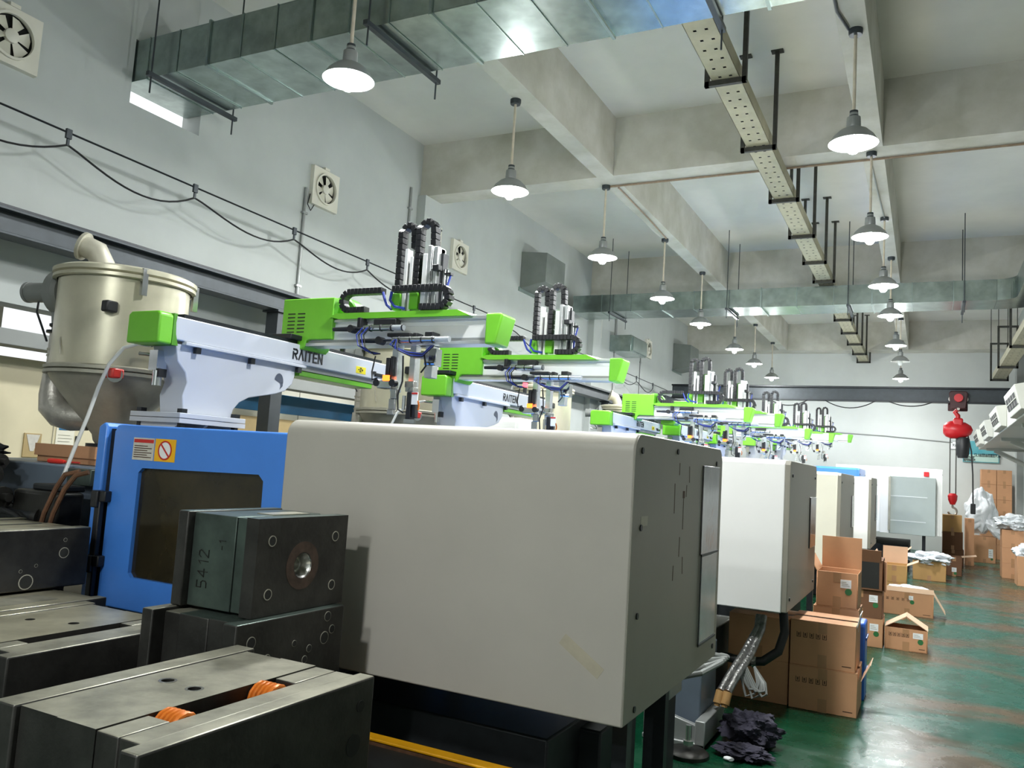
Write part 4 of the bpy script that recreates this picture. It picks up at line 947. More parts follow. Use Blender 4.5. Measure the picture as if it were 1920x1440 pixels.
# --- under machine clutter on the floor
t = thing('levelling_pad', 'round steel levelling pad with bolt under grey cover', 'machine mount', (-1.2, 4.84, 0))
MB().lathe((-1.2, 4.84, 0), [(0, .035), (.1, .035), (.12, .02), (.12, 0)], 24).build('pad', 'oily_steel', t)
MB().cyl((-1.2, 4.84, .05), (-1.2, 4.84, .17), .018, 10).cyl((-1.2, 4.84, .06), (-1.2, 4.84, .085), .032, 6).build('bolt', 'bright_steel', t)
t = thing('machine_foot', 'grey cast machine foot with white edge under second machine', 'machine part', (-1.28, 5.3, 0))
MB().box(-1.52, -1.14, 4.98, 5.5, .0, .03).prism([(-1.52, .03), (-1.17, .03), (-1.17, .12), (-1.52, .2)], 5.0, 5.04, 'y').box(-1.2, -1.14, 4.98, 5.5, .0, .16).build('bracket', 'enamel_grey', t, bevel=.006)
MB().box(-1.5, -1.2, 5.1, 5.5, .03, .55).build('column', 'machine_steelblue', t, bevel=.01)
def crumple(name, label, cat, c, s, m, seed, amp=.35, sub=4, freq=2.6):
    bm = bmesh.new(); bmesh.ops.create_icosphere(bm, subdivisions=sub, radius=1)
    for v in bm.verts:
        p = v.co.copy(); k = noise.noise(p*freq+V((seed, seed*.7, 1)))*amp+abs(noise.noise(p*freq*2.3+V((seed, 3, 2))))*amp*.6
        v.co = p*(1+k)
        v.co = V((v.co.x*s[0], v.co.y*s[1], max(v.co.z*s[2], -s[2]*.98)))
    me = bpy.data.meshes.new(name); bm.to_mesh(me); bm.free(); me.materials.append(M[m])
    me.polygons.foreach_set('use_smooth', [True]*len(me.polygons)); me.set_sharp_from_angle(angle=math.radians(35))
    o = bpy.data.objects.new(name, me); COL.objects.link(o); o.location = V(c)
    if label: tag(o, label, cat)
    return o
crumple('rag_heap', 'heap of dark purple grey rags on green floor under grey cover', 'rags', (-.93, 5.27, .09), (.15, .13, .09), 'rag', 4, .5, 5, 2.5)
crumple('rag_heap', 'flat dark rag on green floor in front of the rag heap', 'rags', (-.92, 5.0, .035), (.14, .08, .035), 'rag', 9, .5, 5, 3)
crumple('plastic_scrap', 'tiny white plastic scrap on the green floor beside rags', 'scrap', (-.98, 4.9, .012), (.03, .02, .012), 'paper_white', 2, .3, 2)
# hoses with foil wrap hanging from second machine
t = thing('cable_loom', 'pair of foil wrapped cables ending in brass connectors below white cover', 'cable', (-1.05, 5.65, .2))
for dx in (0, .045):
    h = MB().tube([(-1.0+dx*.6, 5.85, .68), (-1.0+dx*.6, 5.8, .60), (-1.05+dx, 5.6, .46), (-1.1+dx, 5.42, .35), (-1.13+dx, 5.32, .27)], .024, 12).build('foil_cable', 'cable_foil', t)
    MB().cyl((-1.13+dx, 5.32, .27), (-1.14+dx, 5.29, .20), .028, 14).cyl((-1.14+dx, 5.29, .2), (-1.142+dx, 5.285, .185), .018, 12).build('connector', 'carton_yellow', h)
t = thing('hydraulic_hose', 'thick black hose curving under white cover in front of cartons', 'hose', (-.95, 5.9, .3))
MB().tube([(-.86, 5.95, .72), (-.84, 5.9, .58), (-.87, 5.85, .46), (-.96, 5.8, .39), (-1.08, 5.8, .37), (-1.3, 5.85, .38)], .03, 12).build('hose', 'black_rubber', t)
MB().cyl((-1.0, 5.8, .378), (-1.03, 5.8, .376), .036, 14).build('ferrule', 'bright_steel', t)
t = thing('wire_bundle', 'loops of thin grey wires hanging beside the foil cables', 'cable', (-1.0, 5.5, .2))
for i in range(6):
    r_ = random.Random(i); a = r_.uniform(-.1, .12)
    MB().tube([(-1.06+.01*i, 5.5, .4), (-1.03+.02*i, 5.46, .33-.01*i), (-1.0+.02*i, 5.45, .26-a*.3), (-.95+.015*i, 5.46, .27-a*.2), (-.94+.01*i, 5.5, .32), (-.97, 5.55, .40)], .008, 6).build('wire', 'blower_grey', t)
t = thing('hose_manifold', 'grey hoses and steel manifold under the grey cover end', 'hose', (-1.25, 4.7, .5))
MB().box(-1.36, -1.2, 4.4, 4.65, .40, .56).build('manifold', 'enamel_grey', t, bevel=.01)
for i in range(4): MB().tube([(-1.2, 4.5+.06*i, .5), (-1.05, 4.45+.07*i, .56+.02*i), (-1.0, 4.7+.05*i, .58), (-1.1, 5.1+.02*i, .52)], .016, 8).build('hose', 'blower_grey', t)
MB().box(-1.34, -1.22, 4.42, 4.6, 0, .40).build('stand', 'machine_dark', t)

# ================================================================== MOLDS (foreground)
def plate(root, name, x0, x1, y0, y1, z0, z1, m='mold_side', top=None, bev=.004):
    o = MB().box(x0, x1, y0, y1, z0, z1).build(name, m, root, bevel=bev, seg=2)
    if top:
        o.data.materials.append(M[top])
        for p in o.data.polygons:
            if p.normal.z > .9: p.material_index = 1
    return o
def holes(o, pts, ax, r, depth):
    c = MB()
    for p in pts: c.cyl(V(p)-V(ax)*.02, V(p)+V(ax)*depth, r, 18)
    apply_cut_keep(o, c)
def apply_cut_keep(o, c):
    mods = [(m.type, m.width, m.segments) for m in o.modifiers if m.type == 'BEVEL']
    o.modifiers.clear()
    root_off = V((0, 0, 0)); q = o.parent
    bpy.context.view_layer.update()
    apply_cut(o, c)
# --- mold A: front, top at .97
mt = 'mold_top'
A_ = thing('injection_mold', 'steel mold lying in the very foreground with two orange springs in its slot', 'mold', (-1.68, 1.6, .5), 'steel molds on the rack')
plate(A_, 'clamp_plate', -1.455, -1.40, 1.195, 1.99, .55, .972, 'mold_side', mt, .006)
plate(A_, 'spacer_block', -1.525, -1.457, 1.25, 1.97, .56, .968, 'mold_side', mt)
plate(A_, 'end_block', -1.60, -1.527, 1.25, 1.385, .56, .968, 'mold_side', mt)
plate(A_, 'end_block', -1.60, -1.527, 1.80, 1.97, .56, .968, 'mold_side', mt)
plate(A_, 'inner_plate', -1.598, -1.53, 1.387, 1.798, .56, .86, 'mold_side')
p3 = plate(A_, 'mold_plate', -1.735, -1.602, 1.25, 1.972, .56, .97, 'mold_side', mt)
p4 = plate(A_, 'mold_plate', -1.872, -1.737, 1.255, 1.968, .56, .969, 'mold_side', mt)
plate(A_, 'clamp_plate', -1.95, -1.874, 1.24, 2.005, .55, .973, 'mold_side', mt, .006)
for (p, x, y) in ((p3, -1.68, 1.59), (p4, -1.79, 1.60)):
    holes(p, [(x, y, .975)], (0, 0, -1), .017, .05)
    MB().ring((x, y, .9695), (0, 0, 1), .0172, .024, .001, 20).build('hole_chamfer', 'bright_steel', p)
for y in (1.43, 1.735):
    s = MB(); n = 60
    s.tube([(-1.527-.072*i/n, y+.036*math.cos(2*PI*5*i/n), .935+.036*math.sin(2*PI*5*i/n)) for i in range(n+1)], .0075, 8)
    s.build('spring', 'spring_orange', A_)
    MB().cyl((-1.527, y, .935), (-1.6, y, .935), .022, 14).build('spring_guide', 'bright_steel', A_)
# right face holes of the clamp plate
fo = MB()
for (y, z, r) in ((1.93, .90, .016), (1.91, .80, .03), (1.6, .82, .02), (1.4, .78, .022)): fo.cyl((-1.398, y, z), (-1.42, y, z), r, 18)
fo.each('bolt_recess', 'fan_hole', A_)
# --- mold B with block C on top
B_ = thing('injection_mold', 'dark mold with many bolt holes under the block with round sprue hole', 'mold', (-2.18, 2.25, .5), 'steel molds on the rack')
b1 = plate(B_, 'clamp_plate', -2.015, -1.955, 2.0, 2.545, .55, 1.03, 'mold_side', 'mold_green', .005)
fo = MB(); rg = MB()
for (y, z, r) in ((2.07, .965, .018), (2.45, 1.0, .016), (2.48, .95, .014), (2.44, .925, .02), (2.36, .9, .012), (2.15, .9, .014), (2.34, .865, .012), (2.16, .85, .012), (2.24, .84, .014), (2.08, .87, .02), (2.28, .93, .01)):
    fo.cyl((-1.953, y, z), (-1.97, y, z), r, 16); rg.ring((-1.9552, y, z), (1, 0, 0), r*.98, r*1.14, .0012, 16)
holes(b1, [], (-1, 0, 0), .01, .01) if False else None
fo.each('bolt_recess', 'fan_hole', B_); rg.each('recess_rim', 'hopper_dull', B_)
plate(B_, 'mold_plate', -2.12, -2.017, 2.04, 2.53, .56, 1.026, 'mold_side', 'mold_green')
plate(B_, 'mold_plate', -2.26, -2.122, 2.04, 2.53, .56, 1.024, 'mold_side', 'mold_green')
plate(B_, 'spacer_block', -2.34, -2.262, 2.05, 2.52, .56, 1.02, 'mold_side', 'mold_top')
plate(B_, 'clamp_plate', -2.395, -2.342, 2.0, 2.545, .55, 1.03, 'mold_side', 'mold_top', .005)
C_ = thing('injection_mold', 'square dark mold block with round polished sprue hole, standing on top', 'mold', (-2.18, 2.34, 1.031), 'steel molds on the rack')
c1 = plate(C_, 'clamp_plate', -2.045, -1.99, 2.095, 2.57, 1.032, 1.362, 'mold_side', 'mold_green', .005)
cz, cyy = 1.19, 2.33
holes(c1, [(-1.985, cyy, cz)], (-1, 0, 0), .045, .08)
sp = MB().lathe((-1.99, cyy, cz), [(.046, 0.0005), (.045, -.002), (.026, -.028), (.026, -.035), (.02, -.035), (.016, -.05), (.0, -.05)], 32, (1, 0, 0)).build('sprue_bush', 'bright_steel', C_)
MB().ring((-1.9898, cyy, cz), (1, 0, 0), .047, .085, .0006, 40).build('worn_ring', 'mold_rust', C_)
fo = MB(); rg = MB()
for (y, z) in ((2.165, 1.285), (2.50, 1.285), (2.165, 1.105), (2.50, 1.105)):
    fo.cyl((-1.9885, y, z), (-2.0, y, z), .016, 16); rg.ring((-1.9898, y, z), (1, 0, 0), .016, .019, .0014, 16)
fo.each('bolt_recess', 'fan_hole', C_); rg.each('recess_rim', 'hopper_dull', C_)
plate(C_, 'mold_plate', -2.115, -2.047, 2.125, 2.56, 1.034, 1.355, 'mold_green', None, .003)
MB().box(-2.0465, -2.0455, 2.11, 2.12, 1.05, 1.35).build('plate_gap', 'fan_hole', C_)
plate(C_, 'mold_plate', -2.32, -2.117, 2.122, 2.56, 1.034, 1.357, 'mold_green', None, .003)
plate(C_, 'clamp_plate', -2.372, -2.322, 2.095, 2.57, 1.032, 1.362, 'mold_side', 'mold_green', .005)
sc = MB(); strokes(sc, '5412', (-2.235, 2.1208, 1.10), (0, 0, 1), (-1, 0, 0), .045, .0025, .3)
strokes(sc, '-1', (-2.16, 2.1208, 1.24), (0, 0, 1), (-1, 0, 0), .03, .002, .3)
sc.build('chalk_marks', 'oily_steel', C_, kind='stuff')
MB().box(-2.2, -2.12, 2.3, 2.5, 1.357, 1.36).build('top_insert', 'mold_top', C_)
# --- mold A2 left
A2 = thing('injection_mold', 'pale topped steel mold with long slot at the left, behind the front one', 'mold', (-2.93, 2.0, .5), 'steel molds on the rack')
plate(A2, 'clamp_plate', -2.60, -2.54, 1.64, 2.38, .55, .902, 'mold_side', mt, .006)
plate(A2, 'spacer_block', -2.68, -2.602, 1.69, 2.36, .56, .899, 'mold_side', mt)
plate(A2, 'end_block', -2.745, -2.682, 1.69, 1.80, .56, .899, 'mold_side', mt)
plate(A2, 'end_block', -2.745, -2.682, 2.2, 2.36, .56, .899, 'mold_side', mt)
plate(A2, 'inner_plate', -2.744, -2.684, 1.802, 2.198, .56, .82, 'rust')
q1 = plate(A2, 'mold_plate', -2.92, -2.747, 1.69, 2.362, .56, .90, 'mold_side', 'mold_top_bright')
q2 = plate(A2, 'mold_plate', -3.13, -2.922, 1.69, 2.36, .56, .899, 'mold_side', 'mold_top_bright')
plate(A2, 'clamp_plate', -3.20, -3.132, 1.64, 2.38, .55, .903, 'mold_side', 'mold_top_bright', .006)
holes(q1, [(-2.85, 2.08, .905)], (0, 0, -1), .02, .05); holes(q2, [(-3.02, 2.02, .905)], (0, 0, -1), .018, .05)
# --- mold A4 further left back, and A3 dark
A4 = thing('injection_mold', 'pale mold top cut by the left edge of the photo', 'mold', (-3.75, 2.2, .5), 'steel molds on the rack')
plate(A4, 'clamp_plate', -3.36, -3.30, 1.9, 2.56, .55, .885, 'mold_side', 'mold_top_bright', .006)
plate(A4, 'mold_plate', -3.60, -3.362, 1.93, 2.54, .56, .88, 'mold_side', 'mold_top_bright')
plate(A4, 'mold_plate', -3.84, -3.602, 1.93, 2.54, .56, .878, 'mold_side', 'mold_top_bright')
plate(A4, 'clamp_plate', -3.9, -3.842, 1.9, 2.56, .55, .885, 'mold_side', 'mold_top_bright', .006)
MB().box(-3.56, -3.40, 2.05, 2.4, .880, .8815).build('top_insert', 'mold_top', A4)
A3 = thing('injection_mold', 'large dark mold with drilled side at left, below the clear hose', 'mold', (-3.9, 2.25, .89), 'steel molds on the rack')
A3x = -3.62
plate(A3, 'clamp_plate', A3x-.08, A3x, 1.95, 2.68, .89, 1.165, 'mold_side', mt, .006)
fo = MB(); rg = MB()
for (y, z, r) in ((2.55, 1.11, .008), (2.55, 1.05, .022), (2.42, 1.0, .007), (2.35, .98, .007), (2.38, .93, .03), (2.2, 1.08, .02)):
    fo.cyl((A3x+.001, y, z), (A3x-.015, y, z), r, 16); rg.ring((A3x-.0005, y, z), (1, 0, 0), r, r*1.15, .0014, 16)
fo.each('bolt_recess', 'fan_hole', A3); rg.each('recess_rim', 'hopper_dull', A3)
plate(A3, 'mold_plate', A3x-.3, A3x-.082, 1.98, 2.66, .89, 1.16, 'mold_side', 'mold_top_bright')
plate(A3, 'mold_plate', A3x-.5, A3x-.302, 1.98, 2.66, .89, 1.158, 'mold_side', 'mold_top_bright')
plate(A3, 'clamp_plate', A3x-.56, A3x-.502, 1.95, 2.68, .89, 1.165, 'mold_side', 'mold_top_bright', .006)
MB().box(A3x-.28, A3x-.26, 2.1, 2.6, 1.1595, 1.162).build('top_groove', 'fan_hole', A3)
# mold rack carrying them
t = thing('mold_rack', 'low steel rack with yellow front edge carrying the molds', 'rack', (-2.6, 2.0, 0))
MB().box(-4.3, -1.36, 1.15, 2.56, .48, .549).build('rack_deck', 'machine_dark', t, bevel=.005)
MB().box(-3.2, -1.02, 2.58, 2.635, .552, .562).box(-3.2, -1.02, 2.625, 2.635, .47, .552).build('edge_angle', 'yellow_paint', t, bevel=.003)
MB().box(-3.2, -1.02, 2.585, 2.625, .50, .551).build('edge_backing', 'rust', t)
for x in (-3.0, -2.2, -1.45): MB().box(x-.03, x+.03, 2.5, 2.6, .48, .50).build('rack_arm', 'machine_dark', t)
for x in (-4.2, -2.8, -1.45):
    for y in (1.25, 2.5): MB().box(x-.04, x+.04, y-.04, y+.04, 0, .48).build('rack_leg', 'machine_dark', t)

# ------------------------------------------------------------------ left background: next bay, things seen through the opening
def panel_machine(label, x, y0, y1, z1, body, bands, loc_name='cream_machine'):
    t = thing(loc_name, label, 'machine', (x-.6, (y0+y1)/2, 0))
    MB().box(x-1.2, x, y0, y1, 0, z1).build('body', body, t, bevel=.03, seg=3)
    for (za, zb, m, nm) in bands: MB().box(x-.01, x+.008, y0+.03, y1-.03, za, zb).build(nm, m, t)
    MB().box(x, x+.004, (y0+y1)/2-.006, (y0+y1)/2+.006, .2, z1-.05).build('panel_seam', 'hopper_dull', t)
    return t
b = panel_machine('beige machine housing seen through the left wall opening', -6.75, 2.4, 5.5, 2.22, 'beige_panel', ())
MB().box(-6.75, -6.738, 4.27, 4.42, 1.40, 1.60).build('recess', 'tan_panel', b)
MB().prism([(4.285, 1.59), (4.405, 1.59), (4.36, 1.45), (4.33, 1.45)], -6.745, -6.735, 'x').build('recess_funnel', 'paper_grey', b)
k = MB().box(-6.748, -6.742, 4.55, 4.72, 1.44, 1.70).build('data_plate', 'cream_panel', b)
MB().box(-6.742, -6.738, 4.57, 4.66, 1.645, 1.665).build('plate_logo', 'band_blue', k)
ln = MB()
for i in range(6): ln.box(-6.742, -6.738, 4.57, 4.7-.02*(i % 2), 1.46+.028*i, 1.463+.028*i)
ln.build('printed_line', 'hopper_dull', k, kind='stuff')
MB().box(-6.748, -6.742, 4.735, 4.75, 1.0, 1.60).build('black_strip', 'black_rubber', b)
MB().box(-6.75, -6.745, 4.52, 4.525, 1.0, 2.1).build('panel_seam', 'hopper_dull', b)
panel_machine('cream machine with blue band seen through the left wall opening', -6.85, 6.2, 9.2, 2.42, 'cream_panel', ((2.02, 2.24, 'band_blue', 'blue_band'), (1.72, 1.95, 'tan_panel', 'tan_band')))
# carton and screwdriver on the machine bed at left
t = thing('cardboard_box', 'low brown carton on the near machine bed beside hopper throat', 'box', (-4.8, 3.2, 1.43), 'cartons')
MB().box(-4.93, -4.38, 3.22, 3.4, 1.432, 1.538).build('body', 'carton', t, bevel=.004)
MB().box(-4.94, -4.37, 3.205, 3.218, 1.47, 1.543).build('flap', 'carton', t)
t = thing('screwdriver', 'red handled screwdriver lying on the machine bed at left', 'screwdriver', (-4.6, 3.1, 1.43))
MB().lathe((-4.62, 3.09, 1.446), [(0, 0), (.013, .003), (.015, .02), (.0145, .10), (.010, .125), (.0, .127)], 14, (1, .12, 0)).build('handle', 'tool_red', t)
MB().cyl((-4.495, 3.105, 1.446), (-4.38, 3.119, 1.446), .005, 8).build('blade', 'sign_red', t)
# dark machine parts at far left
t = thing('hydraulic_unit', 'cluttered black hydraulic cylinders and hoses at left edge', 'machine part', (-4.95, 2.55, .55))
for (x0, x1, y, z, r) in ((-5.6, -4.62, 2.75, 1.36, .05), (-5.6, -4.72, 2.85, 1.43, .035), (-5.6, -4.45, 2.72, 1.25, .045), (-5.5, -4.2, 2.8, 1.16, .05)):
    c = MB().cyl((x0, y, z), (x1, y, z), r, 18).build('cylinder', 'machine_dark', t)
    MB().cyl((x1, y, z), (x1+.04, y, z), r*1.25, 18).cyl((x1+.04, y, z), (x1+.09, y, z), r*.5, 12).build('end_fitting', 'oily_steel', c)
MB().box(-5.6, -4.1, 2.70, 2.92, .55, 1.10).build('block', 'machine_dark', t, bevel=.02)
MB().box(-4.4, -4.02, 2.76, 2.92, 1.10, 1.30).build('pump', 'oily_steel', t, bevel=.02)
MB().box(-4.3, -4.05, 2.8, 2.94, 1.30, 1.335).build('pump_cover', 'machine_dark', t, bevel=.01)
c = crumple('foil_cover', None, None, (0, 0, 0), (.34, .08, .05), 'black_rubber', 61, .45, 4, 2.6); c.parent = t; c.location = V((-5.1, 2.9, 1.475))-t.location
for i in range(8):
    r_ = random.Random(40+i); y = 2.70+.025*i
    MB().tube([(-5.5, y, 1.25+.02*i), (-5.0, y-.03, 1.19+.06*r_.random()), (-4.6, y, 1.15+.1*r_.random()), (-4.3, y+.03, 1.16+.06*r_.random()), (-4.12, y, 1.1)], .012, 8).build('hose', 'black_rubber', t)
MB().box(-4.28, -4.08, 2.98, 3.045, 1.33, 1.42).build('terminal_block', 'mold_green', t, bevel=.004)
t = thing('air_hose', 'clear shiny air hose arching from robot regulator down to molds', 'hose', (-4.3, 3.1, 1.2))
MB().tube([(-4.162, 3.350, 2.169), (-4.266, 3.330, 2.177), (-4.347, 3.300, 2.150), (-4.354, 3.220, 2.041), (-4.358, 3.170, 1.898), (-4.326, 3.100, 1.720), (-4.312, 3.030, 1.532), (-4.306, 2.980, 1.381), (-4.300, 2.920, 1.248), (-4.290, 2.860, 1.134)], .011, 10).build('tube', 'clear_hose', t)
t = thing('air_hose', 'clear shiny hose at second robot, curving down to its machine', 'hose', (-4.1, 6.3, 1.8))
MB().tube([(-4.14, 6.33, 2.12), (-4.24, 6.3, 2.1), (-4.34, 6.2, 2.0), (-4.38, 6.12, 1.8), (-4.38, 6.1, 1.6)], .012, 10).build('tube', 'clear_hose', t)
t = thing('brown_hose', 'pair of brown grey hoses rising from behind the dark mold', 'hose', (-4.0, 2.72, 1.1))
for dx in (0, .07):
    MB().tube([(-4.07+dx, 2.72, 1.13), (-4.05+dx, 2.72, 1.2), (-3.98+dx, 2.72, 1.33), (-3.95+dx*1.2, 2.74, 1.40), (-3.88+dx, 2.77, 1.42)], .013, 8).build('hose', 'rust', t)
# grey cabinets behind robots 2 (electrical)
t = thing('control_cabinet', 'grey green control cabinet standing between second hopper and rail post', 'cabinet', (-5.2, 8.4, 0))
MB().box(-5.42, -5.02, 8.0, 8.7, 0, 2.62).build('body', 'hood_grey', t, bevel=.01)
MB().box(-5.38, -5.06, 7.985, 8.0, .2, 2.55).build('door', 'hood_grey', t, bevel=.004)
t = thing('white_cabinet', 'white cabinet behind second robot base', 'cabinet', (-4.9, 9.0, 0))
MB().box(-5.0, -4.35, 8.75, 9.2, 0, 2.15).build('body', 'cover_white', t, bevel=.01)
MB().box(-4.95, -4.4, 8.74, 8.75, .2, 2.1).build('door', 'cover_white', t, bevel=.004)

# ================================================================== CARTONS
def carton(label, x0, x1, y0, y1, z0, z1, top='closed', m='carton', lab=None, prt=False, flaps=(), seam=True, group='cartons', inner='carton_light'):
    T = thing('cardboard_box', label, 'box', ((x0+x1)/2, (y0+y1)/2, z0), group)
    th = .006; b = MB()
    if top == 'closed':
        b.box(x0, x1, y0, y1, z0, z1-.004)
    else:
        b.box(x0, x1, y0, y1, z0, z0+th).box(x0, x0+th, y0, y1, z0+th, z1).box(x1-th, x1, y0, y1, z0+th, z1).box(x0+th, x1-th, y0, y0+th, z0+th, z1).box(x0+th, x1-th, y1-th, y1, z0+th, z1)
    body = b.build('body', m, T, bevel=.003, seg=1)
    if top == 'closed':
        yc = (y0+y1)/2
        for (a, c) in ((y0, yc-.002), (yc+.002, y1)): MB().box(x0, x1, a, c, z1-.004, z1).build('flap', m, T)
        MB().box(x0-.001, x1+.001, yc-.03, yc+.03, z1-.001, z1).box(x1, x1+.001, yc-.03, yc+.03, z1-.07, z1).build('tape', 'tape', T)
    xc = (x0+x1)/2
    if seam: MB().box(xc-.03, xc+.03, y0-.001, y0, z0, z0+.09).box(xc-.03, xc+.03, y0-.001, y0, z1-.08, z1-.003).each('tape', 'tape', T)
    if lab:
        lx, lz, lw, lh = lab
        k = MB().box(lx, lx+lw, y0-.002, y0, lz, lz+lh).build('shipping_label', 'paper_white', T)
        tl = MB()
        for i in range(3): tl.box(lx+lw*.1, lx+lw*(.85-.15*i), y0-.0028, y0-.002, lz+lh*(.25+.22*i), lz+lh*(.31+.22*i))
        tl.build('printed_line', 'hopper_dull', k, kind='stuff')
        MB().disc((lx+lw*.75, y0-.0015, lz-.028), (0, -1, 0), .026, 16).build('round_sticker', 'green_sticker', T)
    if prt:
        p = MB(); w_ = (x1-x0)
        for i in range(5):
            a = x0+w_*(.1+.1*i); zz = z0+(z1-z0)*.62
            p.box(a, a+.028, y0-.0012, y0, zz, zz+.004).box(a, a+.004, y0-.0012, y0, zz, zz+.036).box(a+.024, a+.028, y0-.0012, y0, zz, zz+.036).box(a+.010, a+.018, y0-.0012, y0, zz+.01, zz+.03)
        p.box(x1-w_*.2, x1-w_*.06, y0-.0012, y0, z0+.03, z0+.036)
        p.build('handling_print', 'print', T, kind='stuff')
    for (side, ang, ln) in flaps:
        a = math.radians(ang); q = MB()
        if side == 'f': q.obox((xc, y0-math.sin(a)*ln/2, z1+math.cos(a)*ln/2), V(((x1-x0)/2, 0, 0)), V((0, -math.sin(a)*ln/2, math.cos(a)*ln/2)), V((0, math.cos(a), math.sin(a)))*.003)
        if side == 'b': q.obox((xc, y1+math.sin(a)*ln/2, z1+math.cos(a)*ln/2), V(((x1-x0)/2, 0, 0)), V((0, math.sin(a)*ln/2, math.cos(a)*ln/2)), V((0, math.cos(a), -math.sin(a)))*.003)
        if side == 'l': q.obox((x0-math.sin(a)*ln/2, (y0+y1)/2, z1+math.cos(a)*ln/2), V((0, (y1-y0)/2, 0)), V((-math.sin(a)*ln/2, 0, math.cos(a)*ln/2)), V((math.cos(a), 0, math.sin(a)))*.003)
        if side == 'r': q.obox((x1+math.sin(a)*ln/2, (y0+y1)/2, z1+math.cos(a)*ln/2), V((0, (y1-y0)/2, 0)), V((math.sin(a)*ln/2, 0, math.cos(a)*ln/2)), V((math.cos(a), 0, -math.sin(a)))*.003)
        q.build('flap', inner, T)
    return T
# stack 1, partly under the white cover
carton('large carton on the floor at the front corner of the near stack', -.86, -.41, 6.31, 6.78, 0, .30, prt=True)
carton('large carton, upper one at the front corner, white flap sticking out', -.86, -.425, 6.32, 6.78, .30, .615, prt=True, flaps=())
carton('shaded carton on the floor under the white cover, left of corner stack', -1.30, -.87, 6.33, 6.8, 0, .30)
carton('shaded carton under white cover, upper one beside foil cables', -1.30, -.87, 6.33, 6.8, .30, .60)
carton('open carton with white label and raised back flap, atop the near stack', -.78, -.47, 7.12, 7.5, .62, .90, 'open', lab=(-.60, .78, .08, .065), flaps=(('b', -5, .26), ('l', 30, .12)), inner='carton')
carton('carton under the open labelled one, behind the near stack', -.80, -.46, 7.12, 7.5, .31, .62, prt=True)
carton('carton on the floor behind the near stack', -.80, -.46, 7.12, 7.5, 0, .31)
tag(MB().obox((-.415, 6.5, .64), V((.012, 0, .05)), V((0, .12, 0)), V((.002, 0, 0))).build('card_flap', 'paper_white'), 'small upright white card on corner of the near carton stack', 'card')
tag(MB().obox((-.36, 6.52, .30), V((.03, 0, .06)), V((0, .15, 0)), V((.002, 0, 0))).build('card_flap', 'carton_light'), 'pale cardboard flap leaning beside the near carton corner', 'card')
t = thing('blue_crate', 'narrow blue plastic crate edge standing behind the near carton stack', 'crate', (-.42, 7.0, 0))
MB().box(-.45, -.395, 6.84, 7.1, 0, .57).build('panel', 'blue_plastic', t, bevel=.015, seg=3)
MB().box(-.392, -.385, 6.86, 7.08, .44, .46).box(-.392, -.385, 6.86, 7.08, .2, .22).each('rib', 'blue_plastic', t)
# stack 2
carton('carton on the floor in middle stack, white label, behind blue crate', -.79, -.37, 9.15, 9.55, 0, .28, lab=(-.49, .16, .08, .07))
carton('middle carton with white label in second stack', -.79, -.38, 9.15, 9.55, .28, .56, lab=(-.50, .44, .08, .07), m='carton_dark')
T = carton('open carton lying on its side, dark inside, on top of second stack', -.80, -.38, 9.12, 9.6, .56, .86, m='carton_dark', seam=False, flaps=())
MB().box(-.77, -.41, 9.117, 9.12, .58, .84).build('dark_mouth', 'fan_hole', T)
MB().obox((-.59, 9.10, .90), V((.2, 0, 0)), V((0, -.02, .06)), V((0, .003, .001))).build('flap', 'carton_dark', T)
MB().obox((-.36, 9.2, .70), V((.02, -.1, 0)), V((0, 0, .15)), V((.002, 0, 0))).build('flap', 'carton', T)
T = carton('half closed carton on the floor with tented flaps, right of second stack', -.355, .03, 9.2, 9.52, 0, .215, 'open', prt=True, lab=(-.10, .13, .09, .055))
for s in (-1, 1):
    q = MB().obox((-.16+s*.095, 9.36, .275), V((.098, 0, -s*.06)), V((0, .16, 0)), V((s*.001, 0, .003))).build('flap', 'carton_light', T)
    MB().obox((-.16+s*.02, 9.21, .31), V((.018, 0, -s*.012)), V((0, .02, 0)), V((0, 0, .004))).build('tape', 'tape', q)
T = carton('open carton filled with white film, right flap hanging down, beside third machine', -.50, .10, 11.72, 12.1, 0, .29, 'open', prt=True, lab=(-.18, .2, .05, .05), flaps=(('f', -14, .06), ('r', 150, .26)))
crumple('plastic_film', 'white plastic film inside open carton with hanging flap', 'film', (-.2, 11.9, .29), (.22, .14, .07), 'plastic_bag', 11, .4, 4)
carton('small carton with dark print on the floor in the third stack', -.52, -.23, 13.1, 13.5, .0, .26, prt=True, m='carton_yellow')
carton('open carton with bright inner flaps, on top of third stack', -.56, -.23, 13.1, 13.5, .26, .50, 'open', m='carton_yellow', flaps=(('r', 65, .16), ('b', 0, .24), ('l', 25, .2)))
carton('wide carton with tall pale flap standing open in front of third machine side', -.62, -.50, 11.5, 12.0, 0, .5, 'open', flaps=(('f', -4, .26),), inner='carton_light')
carton('open carton with folded flaps beside the grey door machine', -.60, -.34, 14.5, 15.0, 0, .55, 'open', m='carton_yellow', flaps=(('r', 50, .18), ('f', 20, .1)))
T = carton('square carton covered with grey plastic bag on aisle floor', -.20, .33, 16.5, 17.05, 0, .34, 'open', m='carton_yellow')
crumple('plastic_bag', 'grey plastic bag draped over the square aisle carton', 'bag', (.07, 16.78, .38), (.32, .32, .1), 'plastic_bag', 21, .55, 5, 2.2)
carton('carton with small white label and open flap behind draped carton', .36, .62, 17.9, 18.3, 0, .36, 'open', m='carton_dark', lab=(.45, .08, .08, .08), flaps=(('r', 80, .25),))
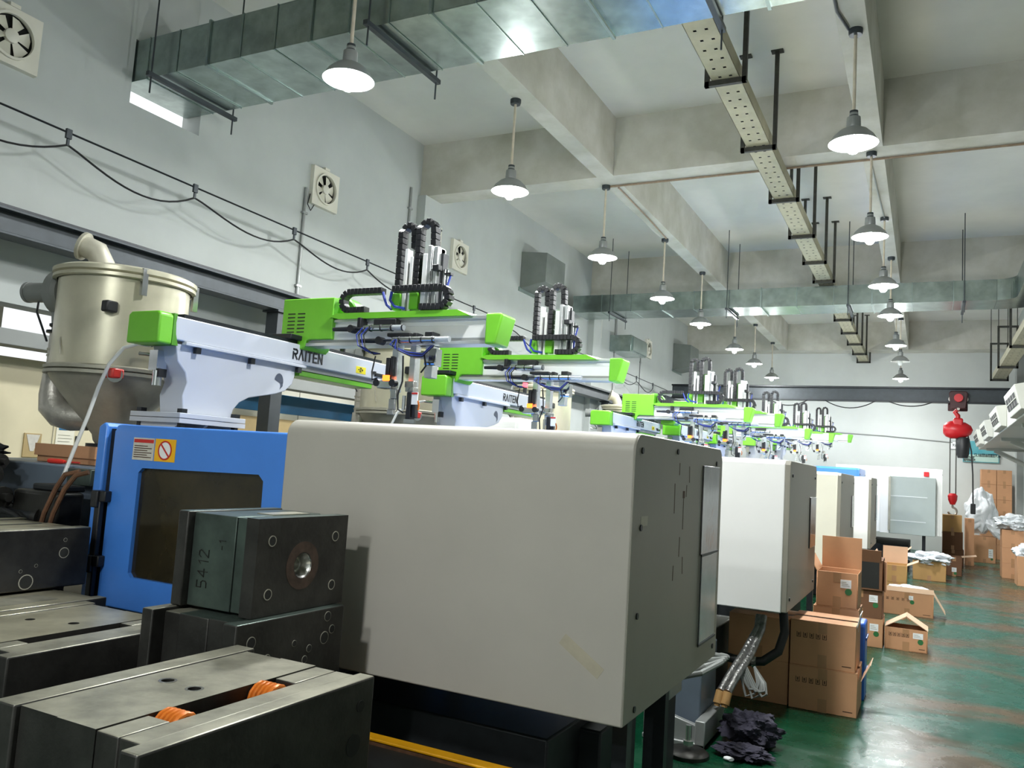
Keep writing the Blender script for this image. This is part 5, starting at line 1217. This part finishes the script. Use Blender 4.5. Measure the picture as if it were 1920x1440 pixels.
carton('yellow carton on top beside the grey door machine', .33, .70, 20.4, 20.9, .72, 1.08, m='carton_yellow')
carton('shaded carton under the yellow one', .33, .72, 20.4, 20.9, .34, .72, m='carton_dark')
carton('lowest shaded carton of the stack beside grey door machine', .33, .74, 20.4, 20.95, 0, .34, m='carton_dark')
carton('tall narrow carton standing right of the yellow topped stack', .78, .95, 20.8, 21.3, 0, 1.02)
carton('carton with white label on floor under the hanging white bag', 1.0, 1.44, 22.1, 22.6, 0, .60, lab=(1.3, .12, .09, .2))
for i in range(6):
    carton('carton number %s from the floor in tall left column by back wall' % ['one', 'two', 'three', 'four', 'five', 'six'][i], 1.22, 1.55, 23.6, 24.1, .365*i, .365*(i+1)-.002, group='tall carton wall')
for i in range(6):
    carton('carton number %s from the floor in tall right column by back wall' % ['one', 'two', 'three', 'four', 'five', 'six'][i], 1.56, 1.88, 23.6, 24.1, .365*i, .365*(i+1)-.002, group='tall carton wall')
PB = crumple('plastic_bag', 'big puffy white plastic bag sagging over cartons at far right', 'bag', (1.15, 22.3, 1.14), (.30, .26, .50), 'plastic_bag', 31, .3, 5, 1.9)
t = crumple('bag_tail', None, None, (0, 0, 0), (.11, .12, .26), 'plastic_bag', 37, .35, 4, 2.2)
t.parent = PB; t.location = (.28, -.22, -.36); t.rotation_euler = (0, math.radians(-35), 0)
carton('carton at right edge under the white sheet, upper of its pile', 1.32, 1.68, 18.6, 19.1, .58, .92)
carton('carton at right edge, middle of the pile under white sheet', 1.32, 1.68, 18.6, 19.1, .29, .58)
carton('carton at right edge, bottom of the pile under white sheet', 1.32, 1.68, 18.6, 19.1, 0, .29)
crumple('plastic_bag', 'white plastic sheet bundle on the carton pile at right edge', 'bag', (1.55, 18.8, 1.06), (.30, .3, .14), 'plastic_bag', 41, .4, 5, 2)
carton('nearest carton at right edge, white film spilling out of its top', 1.46, 1.80, 17.3, 17.8, 0, .52, 'open')
crumple('plastic_film', 'white film spilling from nearest right edge carton', 'film', (1.62, 17.5, .6), (.2, .2, .12), 'plastic_bag', 51, .45, 4, 2.4)
